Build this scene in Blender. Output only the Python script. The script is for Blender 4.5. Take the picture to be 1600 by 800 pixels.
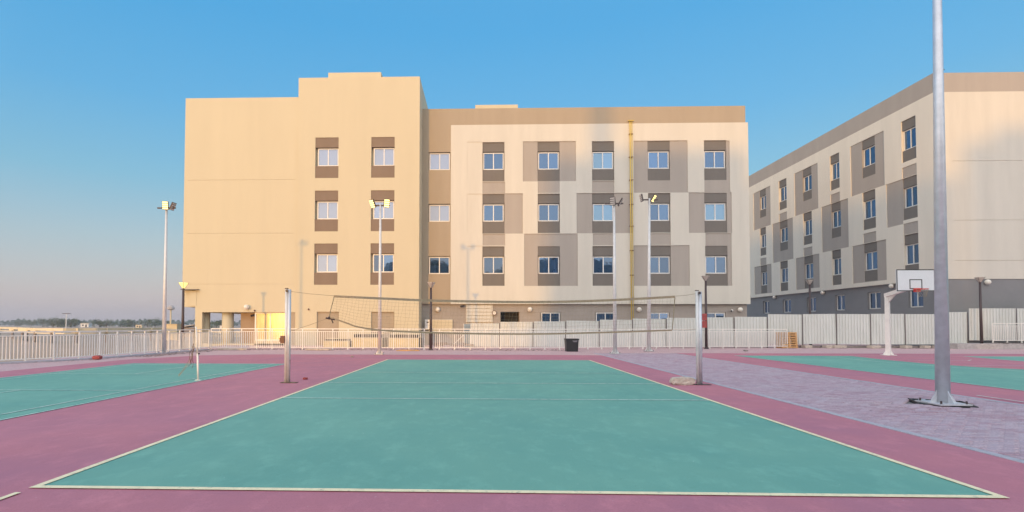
import bpy, math, random
from mathutils import Vector, Matrix
random.seed(7)
for o in list(bpy.data.objects): bpy.data.objects.remove(o)
S = bpy.context.scene
col = S.collection
# ------------------------------------------------------------------ camera
cd = bpy.data.cameras.new('camera'); cam = bpy.data.objects.new('camera', cd); col.objects.link(cam)
cd.sensor_width = 36; cd.lens = 802.386 * 36 / 1600
cd.shift_x = (800 - 732.434) / 1600; cd.shift_y = (484.513 - 400) / 1600
cd.clip_start = .05; cd.clip_end = 9000
r_ = (0.99960911, 0.02791358, 0.00157098); u_ = (-0.00076049, -0.02902283, 0.99957846); f_ = (-0.02794741, 0.99918892, 0.02899026)
cam.matrix_world = Matrix(((r_[0], u_[0], -f_[0], -0.216), (r_[1], u_[1], -f_[1], -4.8498), (r_[2], u_[2], -f_[2], 1.5589), (0, 0, 0, 1)))
S.camera = cam
# ------------------------------------------------------------------ light
SUN_AZ, SUN_EL = math.radians(18), math.radians(1.3)      # light travels towards +X+Y, sun low behind the camera
W = bpy.data.worlds.new('World'); S.world = W; W.use_nodes = True
wn, wl = W.node_tree.nodes, W.node_tree.links; wn.clear()
sky = wn.new('ShaderNodeTexSky'); sky.sky_type = 'NISHITA'; sky.sun_disc = False
sky.sun_elevation = SUN_EL; sky.sun_rotation = math.pi + SUN_AZ; sky.altitude = 0
sky.air_density = 1.0; sky.dust_density = 1.0; sky.ozone_density = 1.0
bg = wn.new('ShaderNodeBackground'); bg.inputs[1].default_value = 0.10
wo = wn.new('ShaderNodeOutputWorld'); wl.new(bg.outputs[0], wo.inputs[0])
# clear dusk sky: mauve haze at the horizon rising to blue, brighter and warmer towards the setting sun
tc = wn.new('ShaderNodeTexCoord'); sp = wn.new('ShaderNodeSeparateXYZ'); wl.new(tc.outputs['Generated'], sp.inputs[0])
rp = wn.new('ShaderNodeValToRGB'); wl.new(sp.outputs[2], rp.inputs[0]); cr_ = rp.color_ramp
stops = [(0, (.46, .445, .50)), (.05, (.46, .465, .525)), (.14, (.33, .47, .58)), (.24, (.17, .44, .64)), (.36, (.085, .39, .71)), (.5, (.045, .35, .71)), (1, (.08, .33, .66))]
cr_.elements[0].position = 0; cr_.elements[0].color = (*stops[0][1], 1); cr_.elements[1].position = 1; cr_.elements[1].color = (*stops[-1][1], 1)
for p, c in stops[1:-1]: e = cr_.elements.new(p); e.color = (*c, 1)
dt = wn.new('ShaderNodeVectorMath'); dt.operation = 'DOT_PRODUCT'; wl.new(tc.outputs['Generated'], dt.inputs[0]); dt.inputs[1].default_value = (-math.sin(SUN_AZ), -math.cos(SUN_AZ), .05)
mr = wn.new('ShaderNodeMapRange'); mr.interpolation_type = 'SMOOTHSTEP'; mr.inputs[1].default_value = -.45; mr.inputs[2].default_value = 1.0; wl.new(dt.outputs['Value'], mr.inputs[0])
gm = wn.new('ShaderNodeVectorMath'); gm.operation = 'SCALE'; gm.inputs[0].default_value = (1.92, 1.58, 1.24); wl.new(mr.outputs[0], gm.inputs['Scale'])
ad = wn.new('ShaderNodeVectorMath'); ad.operation = 'ADD'; wl.new(rp.outputs[0], ad.inputs[0]); wl.new(gm.outputs[0], ad.inputs[1])
sc_ = wn.new('ShaderNodeVectorMath'); sc_.operation = 'SCALE'; sc_.inputs['Scale'].default_value = 9.6; wl.new(ad.outputs[0], sc_.inputs[0])
ad2 = wn.new('ShaderNodeVectorMath'); ad2.operation = 'ADD'; wl.new(sc_.outputs[0], ad2.inputs[0]); wl.new(sky.outputs[0], ad2.inputs[1]); wl.new(ad2.outputs[0], bg.inputs[0])
sd = bpy.data.lights.new('sun', 'SUN'); sun = bpy.data.objects.new('sun', sd); col.objects.link(sun)
sd.energy = 2.1; sd.angle = math.radians(1.3); sd.color = (1, .50, .07)
dv = Vector((math.sin(SUN_AZ) * math.cos(SUN_EL), math.cos(SUN_AZ) * math.cos(SUN_EL), -math.sin(SUN_EL)))
sun.rotation_euler = dv.to_track_quat('-Z', 'Y').to_euler(); sun.location = (-20, -60, 30)
S.render.engine = 'CYCLES'
vs = S.view_settings; vs.view_transform = 'Standard'; vs.look = 'None'; vs.gamma = 1; vs.use_curve_mapping = False
vs.exposure = 0.0

# ------------------------------------------------------------------ materials
def mat(name, base, rough=.8, var=.0, scale=3., bump=0., bscale=40., metal=0., emit=None, var2=None, spec=.5, streak=False, dark=None):
    m = bpy.data.materials.new(name); m.use_nodes = True
    N, L = m.node_tree.nodes, m.node_tree.links; b = N['Principled BSDF']
    b.inputs['Base Color'].default_value = (*base, 1); b.inputs['Roughness'].default_value = rough
    b.inputs['Metallic'].default_value = metal; b.inputs['Specular IOR Level'].default_value = spec
    if emit: b.inputs['Emission Color'].default_value = (*emit[0], 1); b.inputs['Emission Strength'].default_value = emit[1]
    if var or bump:
        g = N.new('ShaderNodeNewGeometry')
        src = g.outputs['Position']
        if streak:
            mp = N.new('ShaderNodeMapping'); mp.inputs['Scale'].default_value = streak; L.new(src, mp.inputs[0]); vsrc = mp.outputs[0]
        else: vsrc = src
    if var:
        n = N.new('ShaderNodeTexNoise'); n.inputs['Scale'].default_value = scale; n.inputs['Detail'].default_value = 8; n.inputs['Roughness'].default_value = .65
        L.new(vsrc, n.inputs[0])
        r = N.new('ShaderNodeMapRange'); r.inputs[1].default_value = .3; r.inputs[2].default_value = .7; L.new(n.outputs[0], r.inputs[0])
        mx = N.new('ShaderNodeMix'); mx.data_type = 'RGBA'; L.new(r.outputs[0], mx.inputs[0])
        c2 = var2 if var2 else base
        mx.inputs[6].default_value = (*[c * (1 - var) for c in base], 1); mx.inputs[7].default_value = (*[min(1, c * (1 + var)) for c in c2], 1)
        L.new(mx.outputs[2], b.inputs['Base Color'])
        last = mx
        if dark:    # sparse stains with a shape of their own
            n2 = N.new('ShaderNodeTexNoise'); n2.inputs['Scale'].default_value = dark[0]; n2.inputs['Detail'].default_value = 10; n2.inputs['Roughness'].default_value = .7
            L.new(src, n2.inputs[0])
            r2 = N.new('ShaderNodeMapRange'); r2.inputs[1].default_value = dark[1]; r2.inputs[2].default_value = dark[1] + .06; L.new(n2.outputs[0], r2.inputs[0])
            r3 = N.new('ShaderNodeMath'); r3.operation = 'MULTIPLY'; r3.inputs[1].default_value = dark[3]; L.new(r2.outputs[0], r3.inputs[0])
            m3 = N.new('ShaderNodeMix'); m3.data_type = 'RGBA'; L.new(r3.outputs[0], m3.inputs[0]); L.new(mx.outputs[2], m3.inputs[6]); m3.inputs[7].default_value = (*dark[2], 1)
            L.new(m3.outputs[2], b.inputs['Base Color'])
    if bump:
        n = N.new('ShaderNodeTexNoise'); n.inputs['Scale'].default_value = bscale; n.inputs['Detail'].default_value = 6
        L.new(src, n.inputs[0]); bp = N.new('ShaderNodeBump'); bp.inputs['Strength'].default_value = bump; bp.inputs['Distance'].default_value = .01
        L.new(n.outputs[0], bp.inputs['Height']); L.new(bp.outputs[0], b.inputs['Normal'])
    return m

STK = (1.2, 1.2, .12)
WHITE_ = (.60, .568, .495); BEIGE_ = (.575, .505, .355); MED_ = (.375, .335, .295); DARK_ = (.168, .15, .132)
M = {}
M['white_paint'] = mat('white_render', WHITE_, .85, .06, .9, .25, 60, streak=STK)
M['brightened_white_paint'] = mat('brightened_white_render', (.72, .665, .565), .85, .05, .9, .25, 60, streak=STK)  # white render lightened to stand in for stronger light on the side wall
M['cream_sunwarm_paint'] = mat('cream_sunwarm_render', BEIGE_, .85, .03, .7, .25, 60, streak=STK)  # cream paint with some of the low sun's warmth put in
M['medium_paint'] = mat('taupe_render', MED_, .85, .06, .9, .25, 60, streak=STK)
M['dark_paint'] = mat('umber_render', DARK_, .85, .06, .9, .25, 60, streak=STK)
M['sunwarm_umber_paint'] = mat('sunwarm_umber_render', (.22, .16, .115), .85, .06, .9, .25, 60, streak=STK)  # umber warmed in colour as if lit by the low sun
M['sunwarm_taupe_paint'] = mat('sunwarm_taupe_render', (.375, .305, .22), .85, .06, .9, .25, 60, streak=STK)  # taupe tinted with sunlight for the fully lit strip, band and panels
M['grey_paint'] = mat('grey_base_render', (.34, .30, .265), .85, .09, 1.2, .3, 60)
M['slate_paint'] = mat('slate_base_render', (.215, .215, .22), .85, .07, .9, .3, 60)
M['sunset_curtain'] = mat('sunset_curtain_glass', (.42, .34, .19), .15, .35, 4, streak=(3, 3, .3))  # yellow base carries the sunset glow on the curtained lobby panes
M['orange_paint'] = mat('tan_render', (.36, .255, .16), .85, .05, .9, .25, 60)
M['groove'] = mat('joint_line', (.52, .47, .40), .9)
M['pvc'] = mat('white_frame', (.74, .72, .68), .4)
M['metal_white'] = mat('white_painted_metal', (.78, .75, .70), .45, .06, 5)
M['galv'] = mat('galvanised_steel', (.60, .62, .66), .42, .12, 5, .05, 30, metal=.45)
M['galv_light'] = mat('pale_galvanised_steel', (.66, .65, .64), .5, .1, 6, metal=.25)
M['dark_metal'] = mat('dark_bronze_metal', (.055, .035, .035), .45)
M['black'] = mat('black_plastic', (.018, .018, .02), .5, .2, 8)
M['hole'] = mat('interior_dark', (.03, .028, .025), .9)
M['yellow'] = mat('yellow_pipe_paint', (.62, .45, .07), .45, .08, 5)
M['panel'] = mat('offwhite_sheet_metal', (.60, .61, .57), .5, .07, 1.6, var2=(.60, .61, .58), streak=(1, 1, .3))
M['panel_edge'] = mat('rusty_panel_edge', (.12, .10, .09), .7)
M['concrete'] = mat('concrete', (.40, .37, .36), .9, .22, 6, .5, 30)
M['kerb'] = mat('kerb_concrete', (.42, .40, .44), .9, .16, 8, .4, 50)
M['rock'] = mat('broken_concrete', (.50, .43, .36), .95, .3, 9, 1, 20)
M['wood'] = mat('pallet_wood', (.55, .31, .13), .8, .3, 12)
M['red'] = mat('red_faded_paint', (.32, .06, .055), .7, .2, 10)
M['rim_red'] = mat('rim_red', (.6, .04, .03), .4)
M['brown'] = mat('brown_metal', (.13, .05, .035), .5, .15, 10)
M['net'] = mat('net_cord', (.30, .25, .18), .9)
M['tape'] = mat('net_tape', (.31, .245, .165), .85, .22, 18)
M['board'] = mat('backboard_white', (.66, .67, .70), .35, .03, 6)
M['black_line'] = mat('backboard_black', (.02, .02, .022), .5)
M['bulb'] = mat('lamp_lens', (.9, .8, .5), .4, emit=((1, .88, .5), 14))
M['lens'] = mat('floodlight_lens_lit', (.8, .6, .25), .4, emit=((1, .80, .30), 2.2))
M['lens_off'] = mat('floodlight_lens_unlit', (.55, .5, .46), .3)
M['diffuser'] = mat('lamp_diffuser', (.42, .38, .34), .5)
M['diffuser_on'] = mat('lamp_diffuser_lit', (.8, .6, .25), .5, emit=((1, .75, .22), 1.2))
M['globe'] = mat('globe_plastic', (.74, .70, .62), .4)
M['cream_box'] = mat('cream_box_paint', (.62, .5, .27), .7, .15, 4)
M['green_box'] = mat('blue_grey_sheet', (.22, .28, .33), .7, .1, 4)
M['sand'] = mat('sandy_ground', (.44, .30, .21), .95, .2, .06, var2=(.40, .29, .22))
M['bark'] = mat('bark', (.09, .065, .045), .9)
M['leaf'] = mat('foliage', (.055, .085, .035), .8, .45, .4, var2=(.085, .11, .04))
M['leaf_far'] = mat('far_foliage', (.05, .08, .045), .85, .4, .05)
M['beigewall'] = mat('beige_block_wall', (.6, .5, .33), .8, .1, 1)
M['rail'] = mat('cream_guard_rail', (.68, .58, .40), .6, .1, 1)
M['rubble'] = mat('rubble', (.26, .22, .20), .95, .4, 7)
M['far_white'] = mat('far_white_wall', (.7, .68, .64), .8)

def acrylic(name, base, alt, fleck=(.75, .8, .78), dots=.0, dk=None):
    m = bpy.data.materials.new(name); m.use_nodes = True
    N, L = m.node_tree.nodes, m.node_tree.links; b = N['Principled BSDF']
    b.inputs['Roughness'].default_value = .78; b.inputs['Specular IOR Level'].default_value = .25
    g = N.new('ShaderNodeNewGeometry')
    def noise(sc, det=8, rough=.6, st=None):
        n = N.new('ShaderNodeTexNoise'); n.inputs['Scale'].default_value = sc; n.inputs['Detail'].default_value = det; n.inputs['Roughness'].default_value = rough
        if st:
            mp = N.new('ShaderNodeMapping'); mp.inputs['Scale'].default_value = st; L.new(g.outputs['Position'], mp.inputs[0]); L.new(mp.outputs[0], n.inputs[0])
        else: L.new(g.outputs['Position'], n.inputs[0])
        return n.outputs[0]
    def rng(s, a, b_, c=0., d=1.):
        r = N.new('ShaderNodeMapRange'); r.inputs[1].default_value = a; r.inputs[2].default_value = b_; r.inputs[3].default_value = c; r.inputs[4].default_value = d
        L.new(s, r.inputs[0]); return r.outputs[0]
    def mix(f, a, c):
        x = N.new('ShaderNodeMix'); x.data_type = 'RGBA'; L.new(f, x.inputs[0])
        for i, v in ((6, a), (7, c)):
            if isinstance(v, tuple): x.inputs[i].default_value = (*v, 1)
            else: L.new(v, x.inputs[i])
        return x.outputs[2]
    c = mix(rng(noise(.45, 9, .6), .32, .68), base, alt)
    c = mix(rng(noise(.16, 10, .72, (1, .45, 1)), .50, .66, 0, .35), c, tuple(min(1, v * 1.2 + .035) for v in base))
    c = mix(rng(noise(3.2, 9, .7, (1, .6, 1)), .50, .70, 0, .42), c, tuple(min(1, v * 1.30 + .02) for v in base))   # dusty patches
    c = mix(rng(noise(2.2, 12, .8, (.35, 1.6, 1)), .60, .66, 0, .20), c, tuple(v * .7 for v in base))
    c = mix(rng(noise(7, 10, .75), .60, .70, 0, .30), c, dk or tuple(v * .55 for v in base))           # scuffs
    c = mix(rng(noise(60, 3, .6), .45, .75, 0, .30), c, tuple(v * .6 for v in base))                   # grit
    c = mix(rng(noise(23, 2, .5), .765, .785, 0, .8), c, fleck)                                        # bits of litter and chips
    L.new(c, b.inputs['Base Color'])
    bp = N.new('ShaderNodeBump'); bp.inputs['Strength'].default_value = .35; bp.inputs['Distance'].default_value = .004
    L.new(noise(90, 4, .6), bp.inputs['Height']); L.new(bp.outputs[0], b.inputs['Normal'])
    return m
M['green'] = acrylic('green_acrylic', (.185, .405, .315), (.14, .35, .29))
M['pink'] = acrylic('red_acrylic', (.53, .195, .23), (.44, .178, .235), (.7, .55, .55))
M['line'] = mat('line_paint', (.90, .76, .48), .7, .12, 9, dark=(13, .57, (.40, .42, .32), .75))
M['line_thin'] = mat('faded_line_paint', (.60, .72, .64), .7, .2, 5, dark=(9, .52, (.2, .42, .36), .75))

def pavers(name, c1, c2, mortar, bw=.2, rh=.1, stain=(.3, .3, .36)):
    m = bpy.data.materials.new(name); m.use_nodes = True
    N, L = m.node_tree.nodes, m.node_tree.links; b = N['Principled BSDF']; b.inputs['Roughness'].default_value = .85; b.inputs['Specular IOR Level'].default_value = .25
    g = N.new('ShaderNodeNewGeometry')
    t = N.new('ShaderNodeTexBrick'); t.inputs['Scale'].default_value = 1; t.inputs['Brick Width'].default_value = bw; t.inputs['Row Height'].default_value = rh
    t.inputs['Mortar Size'].default_value = .004; t.inputs['Color1'].default_value = (*c1, 1); t.inputs['Color2'].default_value = (*c2, 1); t.inputs['Mortar'].default_value = (*mortar, 1)
    L.new(g.outputs['Position'], t.inputs['Vector'])
    n = N.new('ShaderNodeTexNoise'); n.inputs['Scale'].default_value = .8; n.inputs['Detail'].default_value = 9; n.inputs['Roughness'].default_value = .7; L.new(g.outputs['Position'], n.inputs[0])
    r = N.new('ShaderNodeMapRange'); r.inputs[1].default_value = .35; r.inputs[2].default_value = .7; r.inputs[4].default_value = .7; L.new(n.outputs[0], r.inputs[0])
    x = N.new('ShaderNodeMix'); x.data_type = 'RGBA'; L.new(r.outputs[0], x.inputs[0]); L.new(t.outputs[0], x.inputs[6]); x.inputs[7].default_value = (*stain, 1)
    n2 = N.new('ShaderNodeTexNoise'); n2.inputs['Scale'].default_value = 40; n2.inputs['Detail'].default_value = 4; L.new(g.outputs['Position'], n2.inputs[0])
    r2 = N.new('ShaderNodeMapRange'); r2.inputs[1].default_value = .3; r2.inputs[2].default_value = .7; r2.inputs[3].default_value = .82; r2.inputs[4].default_value = 1.15; L.new(n2.outputs[0], r2.inputs[0])
    y = N.new('ShaderNodeMix'); y.data_type = 'RGBA'; y.blend_type = 'MULTIPLY'; y.inputs[0].default_value = 1; L.new(x.outputs[2], y.inputs[6]); L.new(r2.outputs[0], y.inputs[7])
    L.new(y.outputs[2], b.inputs['Base Color'])
    bp = N.new('ShaderNodeBump'); bp.inputs['Strength'].default_value = .4; bp.inputs['Distance'].default_value = .004; L.new(n2.outputs[0], bp.inputs['Height']); L.new(bp.outputs[0], b.inputs['Normal'])
    return m
M['paver'] = pavers('mauve_pavers', (.37, .23, .27), (.49, .37, .42), (.10, .08, .09), stain=(.45, .39, .43))
M['paver_pink'] = pavers('pink_pavers', (.56, .34, .34), (.62, .42, .42), (.34, .22, .22), stain=(.60, .44, .44))

def glass_mat(name='tinted_reflective_glass', base=(.02, .04, .065), f0=.17, f1=.42):
    m = bpy.data.materials.new(name); m.use_nodes = True
    N, L = m.node_tree.nodes, m.node_tree.links; b = N['Principled BSDF']
    b.inputs['Base Color'].default_value = (*base, 1); b.inputs['Roughness'].default_value = .04
    gl = N.new('ShaderNodeBsdfGlossy'); gl.inputs['Color'].default_value = (.20, .36, .66, 1); gl.inputs['Roughness'].default_value = .03
    mx = N.new('ShaderNodeMixShader'); oi = N.new('ShaderNodeObjectInfo'); rr = N.new('ShaderNodeMapRange'); rr.inputs[3].default_value = f0; rr.inputs[4].default_value = f1; L.new(oi.outputs['Random'], rr.inputs[0])
    mx.inputs[0].default_value = .42; L.new(rr.outputs[0], mx.inputs[0])
    L.new(b.outputs[0], mx.inputs[1]); L.new(gl.outputs[0], mx.inputs[2]); L.new(mx.outputs[0], N['Material Output'].inputs[0])
    g = N.new('ShaderNodeNewGeometry'); n = N.new('ShaderNodeTexNoise'); n.inputs['Scale'].default_value = 1.3; L.new(g.outputs['Position'], n.inputs[0])
    bp = N.new('ShaderNodeBump'); bp.inputs['Strength'].default_value = .25; bp.inputs['Distance'].default_value = .02
    L.new(n.outputs[0], bp.inputs['Height']); L.new(bp.outputs[0], gl.inputs['Normal'])
    return m
M['glass'] = glass_mat(); M['glass_curtain'] = glass_mat('glass_with_pale_curtain', (.34, .37, .42), .12, .3); M['glass_blind'] = glass_mat('glass_with_blue_green_blind', (.16, .27, .30), .15, .35)

# ------------------------------------------------------------------ mesh helpers
class MB:
    def __init__(s): s.v = []; s.f = []
    def add(s, vs_, fs):
        n = len(s.v); s.v += [tuple(v) for v in vs_]; s.f += [tuple(i + n for i in f) for f in fs]; return s
    def box(s, x0, x1, y0, y1, z0, z1):
        return s.add([(x0, y0, z0), (x1, y0, z0), (x1, y1, z0), (x0, y1, z0), (x0, y0, z1), (x1, y0, z1), (x1, y1, z1), (x0, y1, z1)],
                     [(0, 3, 2, 1), (4, 5, 6, 7), (0, 1, 5, 4), (1, 2, 6, 5), (2, 3, 7, 6), (3, 0, 4, 7)])
    def obox(s, c, ux, uy, uz, hx, hy, hz):
        c = Vector(c); ux, uy, uz = Vector(ux) * hx, Vector(uy) * hy, Vector(uz) * hz
        vs_ = [c + a * ux + b * uy + d * uz for d in (-1, 1) for a, b in ((-1, -1), (1, -1), (1, 1), (-1, 1))]
        return s.add(vs_, [(0, 3, 2, 1), (4, 5, 6, 7), (0, 1, 5, 4), (1, 2, 6, 5), (2, 3, 7, 6), (3, 0, 4, 7)])
    def beam(s, a, b, w, h):     # box along a->b, width w (horizontal), height h
        a, b = Vector(a), Vector(b); d = (b - a); L = d.length; d.normalize()
        up = Vector((0, 0, 1)) if abs(d.z) < .95 else Vector((0, 1, 0)); sd_ = d.cross(up).normalized(); up = sd_.cross(d)
        return s.obox((a + b) / 2, d, sd_, up, L / 2, w / 2, h / 2)
    def tube(s, pts, r, n=8, cap=True):
        pts = [Vector(p) for p in pts]; rs = r if isinstance(r, (list, tuple)) else [r] * len(pts); base = len(s.v); prev = None
        for i, p in enumerate(pts):
            d = (pts[min(i + 1, len(pts) - 1)] - pts[max(i - 1, 0)]).normalized()
            a = d.orthogonal().normalized() if prev is None else (prev - d * prev.dot(d)).normalized(); prev = a; b = d.cross(a)
            for k in range(n):
                t = 2 * math.pi * k / n; s.v.append(tuple(p + (a * math.cos(t) + b * math.sin(t)) * rs[i]))
        for i in range(len(pts) - 1):
            for k in range(n):
                k2 = (k + 1) % n; s.f.append((base + i * n + k, base + i * n + k2, base + (i + 1) * n + k2, base + (i + 1) * n + k))
        if cap:
            s.f.append(tuple(base + k for k in range(n))[::-1]); s.f.append(tuple(base + (len(pts) - 1) * n + k for k in range(n)))
        return s
    def lathe(s, prof, c=(0, 0), n=20):
        return s.tube([(c[0], c[1], z) for r, z in prof], [max(r, .001) for r, z in prof], n)
    def sphere(s, c, r, n=12, m=7, sz=1.):
        pr = [(max(.001, r * math.sin(math.pi * i / m)), c[2] - sz * r * math.cos(math.pi * i / m)) for i in range(m + 1)]
        return s.lathe(pr, (c[0], c[1]), n)
    def quad(s, a, b, c, d): return s.add([a, b, c, d], [(0, 1, 2, 3)])
    def build(s, name, m, parent=None, loc=None, smooth=False):
        me = bpy.data.meshes.new(name); me.from_pydata(s.v, [], s.f); me.validate(); me.update()
        if smooth:
            for p in me.polygons: p.use_smooth = len(p.vertices) == 4
        return link(name, me, m, parent, loc)
def link(name, me, m, parent=None, loc=None, rot=None):
    if m and not me.materials: me.materials.append(M[m] if isinstance(m, str) else m)
    o = bpy.data.objects.new(name, me); col.objects.link(o)
    if parent: o.parent = parent
    if loc: o.location = loc
    if rot: o.rotation_euler = rot
    return o
def tag(o, label=None, cat=None, group=None, kind=None):
    if label: o['label'] = label
    if cat: o['category'] = cat
    if group: o['group'] = group
    if kind: o['kind'] = kind
    return o
def thing(name, loc, label, cat, group=None, rz=0):
    o = bpy.data.objects.new(name, None); col.objects.link(o); o.location = loc; o.rotation_euler = (0, 0, rz); o.empty_display_size = .3
    return tag(o, label, cat, group)
def B(*a): return MB().box(*a)
def sheet(name, pts, z, m, parent=None):
    me = bpy.data.meshes.new(name); me.from_pydata([(x, y, z) for x, y in pts], [], [tuple(range(len(pts)))]); me.update()
    return link(name, me, m, parent)
def rect(x0, x1, y0, y1): return [(x0, y0), (x1, y0), (x1, y1), (x0, y1)]

# ------------------------------------------------------------------ ground
tag(sheet('ground', rect(-5000, 5000, -3000, 6000), -.16, 'sand'), kind='structure')
tag(MB().box(-19.9, 5.95, -75, 60, -.5, -.008).box(10.45, 60, -75, 60, -.5, -.008).box(5.95, 10.45, 24.02, 60, -.5, -.0081).box(5.95, 10.45, -75, -6.02, -.5, -.0081).build('pavement', 'paver_pink'), kind='structure')
tag(sheet('court_surface', [(-5000, 0)] and [(-16.6, -20), (5.92, -20), (5.92, 22.0), (4.0, 22.3), (-11.8, 22.0), (-14.6, 20.9), (-16.1, 17.5)], -.004, 'pink'), kind='structure')
tag(sheet('right_court_surface', [(10.48, -20), (44, -20), (44, 25.0), (10.48, 24.4)], -.004, 'pink'), kind='structure')
# main volleyball court
def court_lines(lines, w, m, name, z=.006):
    mb = MB()
    k = 0
    for (x0, y0, x1, y1) in lines:
        d = Vector((x1 - x0, y1 - y0)); d.normalize(); n = Vector((-d.y, d.x)) * (w / 2); e = d * (w / 2); k += 1
        zz = z + k * .0004
        mb.quad((x0 - n.x - e.x, y0 - n.y - e.y, zz), (x1 - n.x + e.x, y1 - n.y + e.y, zz), (x1 + n.x + e.x, y1 + n.y + e.y, zz), (x0 + n.x - e.x, y0 + n.y - e.y, zz))
    return tag(mb.build(name, m), kind='structure')
tag(sheet('volleyball_court', rect(-4.5, 4.5, 0, 18.15), .0, 'green'), kind='structure')
court_lines([(-4.5, 0, 4.5, 0), (-4.5, 0, -4.5, 18.15), (4.5, 0, 4.5, 18.15)], .075, 'line', 'boundary_line')
court_lines([(-4.45, 18.12, 4.45, 18.12), (-4.45, 6.0, 4.45, 6.0), (-4.45, 8.95, 4.45, 8.95), (-4.45, 11.95, 4.45, 11.95)], .06, 'line_thin', 'attack_line')
court_lines([(-4.515, -.85, -4.515, -.2)], .06, 'line', 'service_mark')
# badminton court
tag(sheet('badminton_court', rect(-14.25, -8.03, 2.3, 15.45), .0, 'green'), kind='structure')
court_lines([(-8.05, 2.3, -8.05, 15.45), (-14.23, 2.3, -14.23, 15.45), (-14.2, 15.43, -8.1, 15.43), (-14.2, 2.32, -8.1, 2.32),
             (-8.52, 2.3, -8.52, 15.45), (-13.76, 2.3, -13.76, 15.45), (-14.2, 14.65, -8.1, 14.65), (-14.2, 7.05, -8.1, 7.05), (-14.2, 11.0, -8.1, 11.0),
             (-11.14, 2.3, -11.14, 7.05), (-11.14, 11.0, -11.14, 15.45)], .045, 'line_thin', 'badminton_line')
# basketball court
cx_, cy_ = 20.95, 19.9
tag(sheet('basketball_court', rect(12.75, 29.3, -6, 22.1), .0, 'green'), kind='structure')
key = [(18.6, 22.12), (18.05, 19.2), (17.95, 16.6), (18.35, 15.1), (19.2, 13.9), (20.2, 13.45), (21.6, 13.5), (22.6, 14.3), (23.2, 15.6), (23.45, 17.4), (23.6, 19.3), (24.2, 22.12)]
tag(sheet('basketball_key', key, .004, 'pink'), kind='structure')
court_lines([(12.77, -6, 12.77, 22.1), (12.8, 22.1, 29.3, 22.1), (29.2, -6, 29.2, 22.1)] + [(*key[i], *key[i + 1]) for i in range(len(key) - 1)] +
            [(18.9, 18.85, 21.3, 18.6), (21.3, 18.6, 21.9, 19.1), (16.9, 21, 16.75, 17.6), (16.75, 17.6, 17.2, 14.6), (17.2, 14.6, 18.6, 12.6), (18.6, 12.6, 20.8, 12.0), (18.4, 15.6, 23.2, 15.6), (10.75, 2.2, 10.75, 6.9)], .05, 'line_thin', 'basketball_line', .009)

# paved walk between the courts: kerb stones and individually laid pavers
walk = thing('paved_walk', (8.2, 5, 0), None, None); del_keys = None; walk['kind'] = 'structure'
tag(sheet('paver_bed', rect(5.95, 10.45, -6.02, 24.02), -.045, 'rubble'), kind='structure')
PW, PH = .2, .1
cells = []
for r in range(-100, 252):
    off = PW * .5 if r % 2 == 0 else 0.
    for k in range(25, 60):
        x0 = k * PW - off; x1 = x0 + PW; y0 = r * PH; y1 = y0 + PH
        if x0 < 6.06: x0 = 6.06
        if x1 > 10.34: x1 = 10.34
        if x1 - x0 < .03: continue
        if (abs(x0 + .1 - 9.03) + abs(y0 + .05 - 5.83)) < .72: continue      # hole round the mast
        if y0 < -6 or y1 > 24.01: continue
        cells.append((x0, x1, y0, y1))
def visible(c):
    dy = c[2] + 4.85; px = 755 + (c[0] + .2) / dy * 802 if dy > .5 else 9999; return px < 1610
near = sorted([c for c in cells if visible(c)], key=lambda c: (c[0] + .2) ** 2 + (c[2] + 4.85) ** 2)
nearset = set(near[:290])
def paver_mb(c, base=(0, 0, 0), seed=None):
    x0, x1, y0, y1 = c; g = .006; b = .007
    dz = random.gauss(0, .0018); tx, ty = random.gauss(0, .0012), random.gauss(0, .0012)
    if 6.9 < x0 < 8.6 and 4.6 < y0 < 5.9 and random.random() < .6: dz -= random.uniform(.004, .014)      # settled patch beside the mast
    bx, by = base[0], base[1]
    x0 += g - bx; x1 -= g + bx; y0 += g - by; y1 -= g + by
    t = [dz - tx - ty, dz + tx - ty, dz + tx + ty, dz - tx + ty]
    vs_ = [(x0, y0, -.03), (x1, y0, -.03), (x1, y1, -.03), (x0, y1, -.03), (x0, y0, t[0] - b), (x1, y0, t[1] - b), (x1, y1, t[2] - b), (x0, y1, t[3] - b),
           (x0 + b, y0 + b, t[0]), (x1 - b, y0 + b, t[1]), (x1 - b, y1 - b, t[2]), (x0 + b, y1 - b, t[3])]
    fs = [(0, 1, 5, 4), (1, 2, 6, 5), (2, 3, 7, 6), (3, 0, 4, 7), (4, 5, 9, 8), (5, 6, 10, 9), (6, 7, 11, 10), (7, 4, 8, 11), (8, 9, 10, 11)]
    return vs_, fs
far_pv = MB()
shared = None
for c in cells:
    if c in nearset and c[1] - c[0] > .19:
        cxp, cyp = (c[0] + c[1]) / 2, (c[2] + c[3]) / 2
        if shared is None:
            random.seed(1); v_, f2 = paver_mb((-.1, .1, -.05, .05)); me = bpy.data.meshes.new('paver'); me.from_pydata(v_, [], f2); me.update(); shared = me
        o = link('paver', shared, 'paver', walk)
        o.location = (cxp - 8.2, cyp - 5, random.gauss(0, .0018)); o.rotation_euler = (random.gauss(0, .012), random.gauss(0, .012), random.gauss(0, .006))
    else: far_pv.add(*paver_mb(c))
o = far_pv.build('paver_field', 'paver'); o.parent = walk; o.location = (-8.2, -5, 0); o['kind'] = 'stuff'
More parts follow.
